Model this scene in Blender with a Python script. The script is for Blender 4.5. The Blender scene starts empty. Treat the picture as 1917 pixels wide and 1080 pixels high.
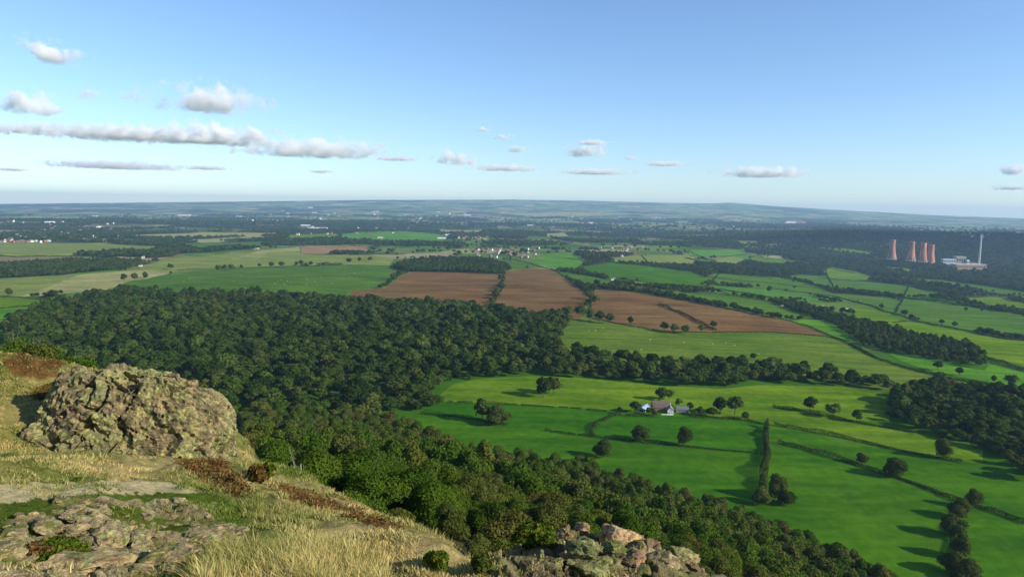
import bpy, bmesh, math, random
import numpy as np
from mathutils import Vector, Matrix, geometry
random.seed(7); rng = np.random.default_rng(7)
S = bpy.context.scene
COL = S.collection
rad = math.radians

# ------------------------------------------------------------------ camera
FPX, PW, PH = 1350.0, 1917.0, 1080.0      # focal length and picture size of the photograph in pixels
PITCH, ROLL = rad(6.26), rad(0.9)
cam_d = bpy.data.cameras.new("camera"); cam = bpy.data.objects.new("camera", cam_d); COL.objects.link(cam)
cam_d.sensor_width = 36.0; cam_d.lens = 36.0 * FPX / PW
cam_d.clip_start = 0.1; cam_d.clip_end = 80000
_r = np.array([math.cos(ROLL), 0, 0]) + math.sin(ROLL) * np.array([0, math.sin(PITCH), math.cos(PITCH)])
_u = np.array([0, math.sin(PITCH), math.cos(PITCH)]) * math.cos(ROLL) - np.array([math.sin(ROLL), 0, 0])
_f = np.array([0, math.cos(PITCH), -math.sin(PITCH)])
cam.matrix_world = Matrix(((_r[0], _u[0], -_f[0], 0), (_r[1], _u[1], -_f[1], 0), (_r[2], _u[2], -_f[2], 0), (0, 0, 0, 1)))
S.camera = cam

# ------------------------------------------------------------------ sky, sun, exposure
SUN_EL, SUN_AZ = rad(25), rad(112)         # azimuth clockwise from the view direction (+Y)
world = bpy.data.worlds.new("World"); S.world = world; world.use_nodes = True
wn = world.node_tree; wn.nodes.clear()
sky = wn.nodes.new('ShaderNodeTexSky'); sky.sky_type = 'NISHITA'; sky.sun_disc = False
sky.sun_elevation = SUN_EL; sky.sun_rotation = SUN_AZ; sky.altitude = 300
sky.air_density = 1.0; sky.dust_density = 0.15; sky.ozone_density = 2.5
bg = wn.nodes.new('ShaderNodeBackground'); bg.inputs[1].default_value = 0.130
wo = wn.nodes.new('ShaderNodeOutputWorld')
tn = wn.nodes.new('ShaderNodeMixRGB'); tn.blend_type = 'MULTIPLY'; tn.inputs[0].default_value = 1; tn.inputs[2].default_value = (.87, .975, 1.13, 1); wn.links.new(sky.outputs[0], tn.inputs[1]); wn.links.new(tn.outputs[0], bg.inputs[0]); wn.links.new(bg.outputs[0], wo.inputs[0])
sun_d = bpy.data.lights.new("sun", 'SUN'); sun_d.energy = 5.0; sun_d.angle = rad(0.5); sun_d.color = (1, 0.93, 0.80)
sun = bpy.data.objects.new("sun", sun_d); COL.objects.link(sun)
sv = Vector((math.sin(SUN_AZ) * math.cos(SUN_EL), math.cos(SUN_AZ) * math.cos(SUN_EL), math.sin(SUN_EL)))
sun.rotation_euler = sv.to_track_quat('Z', 'Y').to_euler(); sun.location = (0, 0, 300)
S.view_settings.view_transform = 'Standard'; S.view_settings.look = 'None'
S.view_settings.exposure = 0.38; S.view_settings.gamma = 1.0
S.render.engine = 'CYCLES'
S.cycles.max_bounces = 12; S.cycles.diffuse_bounces = 2; S.cycles.glossy_bounces = 1
S.cycles.transmission_bounces = 2; S.cycles.volume_bounces = 9; S.cycles.transparent_max_bounces = 8
S.cycles.use_denoising = True
S.cycles.caustics_reflective = False; S.cycles.caustics_refractive = False
HAZE = True

# ------------------------------------------------------------------ noise
def _hash(ix, iy, iz, seed):
    h = (ix.astype(np.int64) * 374761393 + iy.astype(np.int64) * 668265263 + iz.astype(np.int64) * 2147483647 + seed * 974711) & 0xffffffff
    h = ((h ^ (h >> 13)) * 1274126177) & 0xffffffff
    h = ((h ^ (h >> 16)) * 2246822519) & 0xffffffff
    return ((h ^ (h >> 15)) & 0xffffff) / float(0xffffff)
def vnoise(x, y, z=None, seed=0):
    x = np.asarray(x, float); y = np.asarray(y, float); z = np.zeros_like(x) if z is None else np.asarray(z, float)
    ix, iy, iz = np.floor(x), np.floor(y), np.floor(z)
    fx, fy, fz = x - ix, y - iy, z - iz
    fx = fx * fx * (3 - 2 * fx); fy = fy * fy * (3 - 2 * fy); fz = fz * fz * (3 - 2 * fz)
    r = 0
    for a in (0, 1):
        wx = fx if a else 1 - fx
        for b in (0, 1):
            wy = fy if b else 1 - fy
            for c in (0, 1):
                wz = fz if c else 1 - fz
                r = r + wx * wy * wz * _hash(ix + a, iy + b, iz + c, seed)
    return r * 2 - 1
def fbm(x, y, z=None, seed=0, oct=4, gain=0.5):
    r = 0; a = 1; t = 0; f = 1
    for o in range(oct):
        r = r + a * vnoise(np.asarray(x) * f, np.asarray(y) * f, None if z is None else np.asarray(z) * f, seed + o * 17)
        t += a; a *= gain; f *= 2.03
    return r / t
def voro(x, y, seed=0):
    """jittered-grid cells: (cell value 0..1, second value, F2-F1)"""
    x = np.asarray(x, float); y = np.asarray(y, float)
    ix, iy = np.floor(x), np.floor(y); z = np.zeros_like(x)
    f1 = np.full(x.shape, 9e9); f2 = np.full(x.shape, 9e9); cid = np.zeros(x.shape); cid2 = np.zeros(x.shape)
    for a in (-1, 0, 1):
        for b in (-1, 0, 1):
            px = ix + a + .5 + .8 * (_hash(ix + a, iy + b, z, seed) - .5); py = iy + b + .5 + .8 * (_hash(ix + a, iy + b, z, seed + 5) - .5)
            d = np.abs(x - px) * .75 + np.abs(y - py) * .75 + .35 * np.hypot(x - px, y - py)
            v = _hash(ix + a, iy + b, z, seed + 9); v2 = _hash(ix + a, iy + b, z, seed + 13)
            n = d < f1
            f2 = np.where(n, f1, np.minimum(f2, d)); f1 = np.where(n, d, f1); cid = np.where(n, v, cid); cid2 = np.where(n, v2, cid2)
    return cid, cid2, f2 - f1
def facets(x, y, z, seed=0):
    """broken-block relief: every cell has its own offset and tilt"""
    x, y, z = (np.asarray(q, float) for q in (x, y, z)); ix, iy, iz = np.floor(x), np.floor(y), np.floor(z)
    f1 = np.full(x.shape, 9e9); h = np.zeros(x.shape)
    for a in (-1, 0, 1):
        for b in (-1, 0, 1):
            for c in (-1, 0, 1):
                X, Y, Z = ix + a, iy + b, iz + c; r = [_hash(X, Y, Z, seed + k) - .5 for k in range(7)]
                dx, dy, dz = x - (X + .5 + r[0] * .9), y - (Y + .5 + r[1] * .9), z - (Z + .5 + r[2] * .9)
                d = dx * dx + dy * dy + dz * dz; n = d < f1; f1 = np.where(n, d, f1)
                h = np.where(n, r[3] * 1.2 + 1.5 * (dx * r[4] + dy * r[5] + dz * r[6]), h)
    return h
def sstep(x, a, b):
    t = np.clip((np.asarray(x, float) - a) / (b - a), 0, 1); return t * t * (3 - 2 * t)

# ------------------------------------------------------------------ picture <-> place
def rays(u, v):
    x = (np.asarray(u, float) - PW / 2) / FPX; y = -(np.asarray(v, float) - PH / 2) / FPX
    return x[..., None] * _r + y[..., None] * _u + _f
def project(x, y, z):
    p = np.stack([np.asarray(x, float), np.asarray(y, float), np.asarray(z, float)], -1)
    d = np.maximum(p @ _f, 1e-3)
    return PW / 2 + FPX * (p @ _r) / d, PH / 2 - FPX * (p @ _u) / d

# ------------------------------------------------------------------ terrain height (camera eye at z = 0)
_hu = np.array([0, 200, 500, 700, 960, 1100, 1280, 1330, 1370, 1450, 1600, 1750, 1917.])
_hv = np.array([382, 380, 377, 374.5, 374, 376, 380.5, 381, 379.5, 386, 395, 403, 409.])
_hd = rays(_hu, _hv); _haz = np.degrees(np.arctan2(_hd[:, 0], _hd[:, 1])); _hel = _hd[:, 2] / np.hypot(_hd[:, 0], _hd[:, 1])
def plain(x, y):
    D = np.hypot(x, y); az = np.degrees(np.arctan2(x, y))
    b = np.interp(D, [0, 900, 1500, 2500, 4000, 7000, 9000], [-190, -190, -203, -216, -228, -232, -225])
    g = np.interp(D, [0, 900, 1500, 3000, 3900, 5250, 6300, 7500, 9000], [-190, -192, -222, -272, -300, -302, -138, -165, -190])
    w = sstep(az, 9, 27)
    z = b * (1 - w) + g * w
    z = z + sstep(D, 900, 1500) * (fbm(x / 620, y / 620, seed=3) * 14) + sstep(D, 420, 700) * fbm(x / 230, y / 230, seed=4, oct=2) * 3.2
    z = z + sstep(D, 5000, 8000) * fbm(x / 1900, y / 1900, seed=5) * 45 * (1 - .6 * w)
    e = np.interp(az, _haz, _hel)
    s = np.clip((D - 9000) / 17000, 0, 1)
    rr = (-.0235 * (1 - w) - .0205 * w) * (1 - s) + e * s + .0016 * fbm(az * .5, D / 2100, seed=6) * np.sin(np.pi * np.clip(s, 0, 1))
    zf = rr * D
    f = sstep(D, 8000, 10500)
    z = z * (1 - f) + zf * f
    z = z - np.maximum(D - 26500, 0) * .03
    return z
def foot(x, y):
    az = np.degrees(np.arctan2(x, y))
    return np.interp(az, [-60, -35, -20, -5, 0, 8, 15, 25, 29, 40, 60], [620, 640, 650, 575, 530, 480, 450, 405, 385, 330, 300])
def hill(x, y):
    D = np.hypot(x, y); t = np.clip(D / foot(x, y), 0, 1)
    g = 1 - (1 - t) ** 1.3
    bump = 22 * np.exp(-((x + 43) / 15) ** 2 - ((y - 60) / 15) ** 2)
    bump = bump + 1 * np.exp(-((x + 20) / 24) ** 2 - ((y - 78) / 42) ** 2)
    return bump - 1.9 - 188.1 * g - 7.5 * (1 - np.exp(-D / 13)) * (1 - t) + fbm(x / 45, y / 45, seed=8) * 5 * np.sin(np.pi * t)
def fg_dist(x, y):
    xe = -0.5 - (y - 8.3) * .5
    d1 = (x - xe) * .89
    d2 = np.maximum(y - 7.2, np.abs(x) - 2.4)
    d3 = (np.hypot((x - 1.75) / 1.45, (y - 9.0) / 2.3) - 1) * 1.7
    return np.minimum(np.minimum(d1, d2), d3)
def fg(x, y):
    z = -1.68 - .31 * y
    z = z + 5.1 * np.exp(-(((x + 26) / 7.5) ** 2 + ((y - 35.5) / 6.8) ** 2)) + 1.9 * np.exp(-(((x + 17.5) / 4.2) ** 2 + ((y - 36) / 3.0) ** 2)) + .3 * np.exp(-(((x + 20.6) / 1.9) ** 2 + ((y - 29.6) / 2.2) ** 2))
    z = z + .9 * sstep(-x, 3, 9) * sstep(y, 4, 9) * (1 - sstep(y, 15, 22))
    z = z + fbm(x / 3.1, y / 3.1, seed=11) * .35 + fbm(x / .8, y / .8, seed=12, oct=3) * .10
    d = np.maximum(fg_dist(x, y), 0)
    z = z - np.where(d < 1.5, .28 * d + .42 * d * d, 1.365 + (d - 1.5) * 1.5)
    z = z - sstep(x, -.3, .4) * sstep(y, 5, 6.5) * (.20 + .12 * np.maximum(x - 1, 0))
    z = z - 1.0 * np.maximum(y - 43, 0) - 1.0 * np.maximum(-x - 45, 0) * 0
    return z
def H(x, y):
    x = np.asarray(x, float); y = np.asarray(y, float)
    D = np.hypot(x, y); F_ = foot(x, y)
    hz = np.where(D < F_, hill(x, y), plain(x, y))
    k = sstep(D, 0, 1)
    return np.where((D < 130) & (y > -20), np.maximum(fg(x, y), hz), hz)
def unproject(u, v, tmin=150):
    d = rays(np.atleast_1d(u), np.atleast_1d(v)); n = len(d)
    hd = np.hypot(d[:, 0], d[:, 1])
    HF = H if tmin > 10 else fg
    ts = np.geomspace(tmin, 30000, 420) if tmin > 10 else np.geomspace(tmin, 60, 200)
    cx, cy, cz = d[:, 0] / hd, d[:, 1] / hd, d[:, 2] / hd
    G = cz[:, None] * ts - HF(cx[:, None] * ts, cy[:, None] * ts)
    below = G < 0
    i = np.where(below.any(1), below.argmax(1), len(ts) - 1); j = np.maximum(i - 1, 0); q = np.arange(n)
    lo, hi, gl, gh = ts[j], ts[i], G[q, j], G[q, i]
    for _ in range(3):
        m = lo + (hi - lo) * np.clip(gl / np.where(gl - gh == 0, 1, gl - gh), .02, .98); g = cz * m - HF(cx * m, cy * m)
        b = g < 0; hi = np.where(b, m, hi); gh = np.where(b, g, gh); lo = np.where(b, lo, m); gl = np.where(b, gl, g)
    hi = lo + (hi - lo) * np.clip(gl / np.where(gl - gh == 0, 1, gl - gh), 0, 1)
    return np.stack([d[:, 0] / hd * hi, d[:, 1] / hd * hi], 1)
def UP(pts, tmin=150):
    a = np.array(pts, float); return unproject(a[:, 0], a[:, 1], tmin)
def inpoly(px, py, poly):
    poly = np.asarray(poly, float); r = np.zeros(np.shape(px), bool); j = len(poly) - 1
    for i in range(len(poly)):
        xi, yi = poly[i]; xj, yj = poly[j]
        c = ((yi > py) != (yj > py)) & (px < (xj - xi) * (py - yi) / ((yj - yi) if yj != yi else 1e-9) + xi)
        r ^= c; j = i
    return r

# ------------------------------------------------------------------ object helpers
def mesh_np(name, V, faces, mat=None, parent=None, colors=None, smooth=False):
    """faces: an (n,k) array or a list of such arrays"""
    if not isinstance(faces, list): faces = [faces]
    me = bpy.data.meshes.new(name); V = np.asarray(V, np.float32)
    me.vertices.add(len(V)); me.vertices.foreach_set('co', V.ravel())
    idx = np.concatenate([f.ravel() for f in faces]).astype(np.int32)
    tot = np.concatenate([np.full(len(f), f.shape[1]) for f in faces]).astype(np.int32)
    st = np.concatenate([[0], np.cumsum(tot)[:-1]]).astype(np.int32)
    me.loops.add(len(idx)); me.loops.foreach_set('vertex_index', idx)
    me.polygons.add(len(tot)); me.polygons.foreach_set('loop_start', st); me.polygons.foreach_set('loop_total', tot)
    if smooth: me.polygons.foreach_set('use_smooth', np.ones(len(tot), bool))
    if colors is not None:
        ca = me.color_attributes.new('tint', 'FLOAT_COLOR', 'POINT')
        c4 = np.ones((len(V), 4), np.float32); c4[:, :3] = colors; ca.data.foreach_set('color', c4.ravel())
    me.update(calc_edges=True); me.validate()
    if mat: me.materials.append(mat)
    o = bpy.data.objects.new(name, me); COL.objects.link(o)
    if parent: o.parent = parent
    return o
def tag(o, label=None, cat=None, group=None, kind=None):
    if label: o['label'] = label
    if cat: o['category'] = cat
    if group: o['group'] = group
    if kind: o['kind'] = kind
    return o
def empty(name, loc, rz=0, sc=1):
    o = bpy.data.objects.new(name, None); COL.objects.link(o); o.location = loc; o.rotation_euler = (0, 0, rz)
    o.scale = (sc, sc, sc) if np.isscalar(sc) else sc; o.empty_display_size = .5
    return o
def linked(src, name, parent=None):
    o = src.copy(); o.name = name; COL.objects.link(o); o.parent = parent; return o
class MB:
    def __init__(s): s.v = []; s.f = []
    def add(s, V, Fs):
        b = len(s.v); s.v += [tuple(p) for p in V]; s.f += [tuple(b + i for i in f) for f in Fs]; return s
    def box(s, c, d, rz=0, taper=1.0):
        cx, cy, cz = c; x, y, z = d[0] / 2, d[1] / 2, d[2] / 2; co, si = math.cos(rz), math.sin(rz); V = []
        for k, t in ((-z, 1), (z, taper)):
            for a, b in ((-x, -y), (x, -y), (x, y), (-x, y)):
                a *= t; b *= t; V.append((cx + a * co - b * si, cy + a * si + b * co, cz + k))
        return s.add(V, [(3, 2, 1, 0), (4, 5, 6, 7), (0, 1, 5, 4), (1, 2, 6, 5), (2, 3, 7, 6), (3, 0, 4, 7)])
    def gable(s, c, d, h, over=.3, t=.25):
        """pitched roof, ridge along x, two sloping slabs with thickness"""
        cx, cy, cz = c; x = d[0] / 2 + over; y = d[1] / 2 + over
        for sg in (-1, 1):
            V = [(cx - x, cy + sg * y, cz - h * over / (d[1] / 2)), (cx + x, cy + sg * y, cz - h * over / (d[1] / 2)), (cx + x, cy, cz + h), (cx - x, cy, cz + h)]
            V += [(p[0], p[1], p[2] + t) for p in V]
            s.add(V, [(0, 1, 2, 3), (7, 6, 5, 4), (0, 4, 5, 1), (1, 5, 6, 2), (2, 6, 7, 3), (3, 7, 4, 0)])
        return s
    def gable_wall(s, c, d, hw, hr):
        cx, cy, cz = c; x, y = d[0] / 2, d[1] / 2
        V = [(cx - x, cy - y, cz), (cx + x, cy - y, cz), (cx + x, cy + y, cz), (cx - x, cy + y, cz),
             (cx - x, cy - y, cz + hw), (cx + x, cy - y, cz + hw), (cx + x, cy + y, cz + hw), (cx - x, cy + y, cz + hw), (cx - x, cy, cz + hw + hr - .05), (cx + x, cy, cz + hw + hr - .05)]
        return s.add(V, [(3, 2, 1, 0), (0, 1, 5, 4), (2, 3, 7, 6), (1, 2, 6, 9, 5), (3, 0, 4, 8, 7), (4, 5, 9, 8), (6, 7, 8, 9)])
    def build(s, name, mat, parent=None, smooth=False):
        me = bpy.data.meshes.new(name); me.from_pydata(s.v, [], s.f); me.update()
        if smooth:
            for p in me.polygons: p.use_smooth = True
        me.materials.append(mat); o = bpy.data.objects.new(name, me); COL.objects.link(o)
        if parent: o.parent = parent
        return o

# ------------------------------------------------------------------ materials
class NT:
    def __init__(s, name):
        s.m = bpy.data.materials.new(name); s.m.use_nodes = True; s.t = s.m.node_tree; s.t.nodes.clear()
        s.out = s.n('ShaderNodeOutputMaterial')
    def n(s, typ, **kw):
        nd = s.t.nodes.new(typ)
        for k, v in kw.items(): setattr(nd, k, v)
        return nd
    def l(s, a, b): s.t.links.new(a, b)
    def val(s, sock, v):
        if hasattr(v, 'is_linked') or hasattr(v, 'links'): s.l(v, sock)
        elif v is not None: sock.default_value = v
    def coord(s, kind='Object'):
        return s.n('ShaderNodeTexCoord').outputs[kind]
    def pos(s): return s.n('ShaderNodeNewGeometry').outputs['Position']
    def noise(s, vec, scale, detail=3, rough=.55, dist=0):
        x = s.n('ShaderNodeTexNoise'); s.l(vec, x.inputs['Vector']); x.inputs['Scale'].default_value = scale
        x.inputs['Detail'].default_value = detail; x.inputs['Roughness'].default_value = rough; x.inputs['Distortion'].default_value = dist
        return x.outputs['Fac']
    def vor(s, vec, scale, feature='F1', out='Distance'):
        x = s.n('ShaderNodeTexVoronoi', feature=feature); s.l(vec, x.inputs['Vector']); x.inputs['Scale'].default_value = scale
        return x.outputs[out]
    def ramp(s, fac, stops):
        r = s.n('ShaderNodeValToRGB'); s.l(fac, r.inputs[0]); e = r.color_ramp.elements
        while len(e) < len(stops): e.new(.5)
        for k, (p, c) in enumerate(stops):
            e[k].position = p; e[k].color = (*c, 1) if len(c) == 3 else c
        return r.outputs[0]
    def mapr(s, fac, a, b, c, d):
        r = s.n('ShaderNodeMapRange'); s.l(fac, r.inputs[0])
        for i, v in zip((1, 2, 3, 4), (a, b, c, d)): r.inputs[i].default_value = v
        return r.outputs[0]
    def math(s, op, a, b=0.0):
        r = s.n('ShaderNodeMath', operation=op); s.val(r.inputs[0], a); s.val(r.inputs[1], b); return r.outputs[0]
    def mix(s, fac, a, b, blend='MIX'):
        r = s.n('ShaderNodeMixRGB', blend_type=blend); s.val(r.inputs[0], fac)
        for i, v in ((1, a), (2, b)):
            if isinstance(v, tuple): r.inputs[i].default_value = (*v, 1) if len(v) == 3 else v
            else: s.l(v, r.inputs[i])
        return r.outputs[0]
    def scalevec(s, vec, sc, rot=(0, 0, 0)):
        m = s.n('ShaderNodeMapping'); s.l(vec, m.inputs[0]); m.inputs['Scale'].default_value = sc; m.inputs['Rotation'].default_value = rot
        return m.outputs[0]
    def attr(s, name='tint'):
        a = s.n('ShaderNodeAttribute', attribute_name=name); return a.outputs['Color']
    def bump(s, h, strength=.5, dist=.1):
        b = s.n('ShaderNodeBump'); b.inputs['Strength'].default_value = strength; b.inputs['Distance'].default_value = dist; s.l(h, b.inputs['Height']); return b.outputs[0]
    def done(s, col, rough=.85, normal=None, spec=.25, metal=0.0):
        p = s.n('ShaderNodeBsdfPrincipled')
        if isinstance(col, tuple): p.inputs['Base Color'].default_value = (*col, 1)
        else: s.l(col, p.inputs['Base Color'])
        p.inputs['Roughness'].default_value = rough; p.inputs['Specular IOR Level'].default_value = spec; p.inputs['Metallic'].default_value = metal
        if normal: s.l(normal, p.inputs['Normal'])
        s.l(p.outputs[0], s.out.inputs[0]); return s.m
    def diffuse(s, col, normal=None, trans=0.0, tcol=None):
        d = s.n('ShaderNodeBsdfDiffuse'); s.l(col, d.inputs[0])
        if normal: s.l(normal, d.inputs['Normal'])
        o = d.outputs[0]
        if trans:
            t = s.n('ShaderNodeBsdfTranslucent'); s.l(tcol or col, t.inputs[0]); mx = s.n('ShaderNodeMixShader'); mx.inputs[0].default_value = trans
            s.l(o, mx.inputs[1]); s.l(t.outputs[0], mx.inputs[2]); o = mx.outputs[0]
        s.l(o, s.out.inputs[0]); return s.m

def foliage_mat(name, stops, wscale=.02, trans=.22, island=False, ic=1.0):
    m = NT(name); oi = m.n('ShaderNodeObjectInfo').outputs['Random']
    ri = m.n('ShaderNodeNewGeometry').outputs['Random Per Island']
    c = m.ramp(ri if island else oi, stops)
    n = m.noise(m.pos(), wscale, 3)
    c = m.mix(1.0, c, m.ramp(ri, [(0, (1 - .34 * ic, 1 - .30 * ic, 1 - .34 * ic)), (.6, (1.02, 1.0, 1.0)), (1, (1 + .42 * ic, 1 + .32 * ic, 1 + .1 * ic))]), 'MULTIPLY')
    c = m.mix(1.0, c, m.ramp(n, [(.3, (.72, .78, .7)), (.7, (1.22, 1.15, 1.1))]), 'MULTIPLY')
    return m.diffuse(c, trans=trans)
M = {}
M['leaf_dark'] = foliage_mat('dark oakwood leaves', [(0, (.022, .044, .008)), (.2, (.036, .068, .011)), (.45, (.064, .098, .017)), (.65, (.038, .074, .011)), (.84, (.092, .110, .025)), (1, (.070, .130, .018))], ic=.5)
M['leaf_slope'] = foliage_mat('hillside leaves', [(0, (.040, .082, .010)), (.25, (.058, .108, .012)), (.5, (.084, .130, .015)), (.7, (.062, .118, .012)), (.86, (.105, .120, .020)), (.95, (.11, .105, .026)), (1, (.115, .165, .018))], .05, ic=.55)
M['leaf_field'] = foliage_mat('field oak leaves', [(0, (.036, .062, .012)), (.5, (.060, .088, .017)), (1, (.092, .112, .024))], .05)
M['leaf_hedge'] = foliage_mat('hedge leaves', [(0, (.022, .040, .010)), (.5, (.034, .054, .013)), (1, (.060, .078, .020))], .03, island=True)
M['leaf_olive'] = foliage_mat('birch leaves', [(0, (.065, .090, .020)), (.5, (.090, .105, .024)), (1, (.105, .125, .026))], .2, island=True, ic=.5)
M['leaf_rust'] = foliage_mat('turning leaves', [(0, (.085, .065, .022)), (.5, (.13, .095, .030)), (1, (.12, .12, .028))], .2, island=True)
M['leaf_bush'] = foliage_mat('low bush leaves', [(0, (.05, .09, .012)), (.8, (.10, .14, .016)), (1, (.16, .12, .03))], 3, island=True)
M['leaf_brack'] = foliage_mat('bracken fronds', [(0, (.100, .055, .025)), (.3, (.17, .075, .03)), (.6, (.21, .11, .045)), (.8, (.14, .12, .035)), (1, (.09, .10, .02))], 2, island=True)
m = NT('bark'); M['bark'] = m.diffuse(m.ramp(m.noise(m.scalevec(m.coord(), (1, 1, .2)), 4), [(.3, (.07, .055, .04)), (.7, (.16, .13, .10))]))
m = NT('birch bark'); M['birch'] = m.diffuse(m.ramp(m.noise(m.scalevec(m.coord(), (1, 1, 3)), 3), [(.35, (.22, .2, .17)), (.5, (.42, .40, .35))]))

def field_mat(name, c1, c2, stripe=0, rot=0, sc=.012):
    m = NT(name); p = m.pos()
    n1 = m.noise(p, sc, 4, .6); n2 = m.noise(p, .11, 3, .6); n3 = m.noise(m.scalevec(p, (.15, 1, 1), (0, 0, rad(rot))), .05, 3)
    c = m.mix(m.mapr(n1, .32, .68, 0, 1), c1, c2)
    c = m.mix(1.0, c, m.ramp(n2, [(.3, (.80, .84, .82)), (.7, (1.22, 1.17, 1.1))]), 'MULTIPLY')
    c = m.mix(1.0, c, m.ramp(n3, [(.35, (.74, .80, .82)), (.65, (1.32, 1.22, 1.08))]), 'MULTIPLY')
    n5 = m.noise(p, .028, 5, .7, 1.5); c = m.mix(m.mapr(n5, .57, .70, 0, .50), c, m.mix(.7, (.16, .15, .05), c2))
    if stripe:
        w = m.n('ShaderNodeTexWave', wave_type='BANDS'); m.l(m.scalevec(p, (1, 1, 1), (0, 0, rad(rot))), w.inputs[0]); w.inputs['Scale'].default_value = stripe; w.inputs['Distortion'].default_value = 1.5; w.inputs['Detail'].default_value = 1
        c = m.mix(1.0, c, m.ramp(w.outputs['Fac'], [(.2, (.93, .93, .93)), (.8, (1.05, 1.05, 1.05))]), 'MULTIPLY')
    return m.diffuse(c, normal=m.bump(n2, .35, 2.0))
FM = {
    'lime': field_mat('rough yellow-green pasture', (.080, .165, .008), (.135, .215, .013), rot=20),
    'lime2': field_mat('tussocky green pasture', (.078, .142, .016), (.130, .185, .026), rot=20),
    'deep': field_mat('lush green pasture', (.026, .108, .005), (.044, .140, .006), 0, 70),
    'deep2': field_mat('grazed green meadow', (.038, .122, .006), (.062, .155, .008), 0, 30),
    'mid': field_mat('mid green field', (.055, .132, .016), (.088, .168, .024), 0, 60),
    'bright': field_mat('bright green ley', (.062, .190, .013), (.105, .240, .022), 0, 10),
    'olive': field_mat('dry olive pasture', (.150, .195, .045), (.210, .250, .060), rot=50),
    'wheat': field_mat('pale stubble', (.24, .25, .09), (.33, .31, .13), .03, 80),
    'plough': field_mat('ploughed red-brown soil', (.128, .068, .027), (.200, .122, .048), 0, 15, .006),
    'brown': field_mat('pale bare soil', (.24, .15, .08), (.30, .19, .11), .06, 15),
    'track': field_mat('pale grass track', (.25, .23, .09), (.34, .30, .13)),
}

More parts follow.
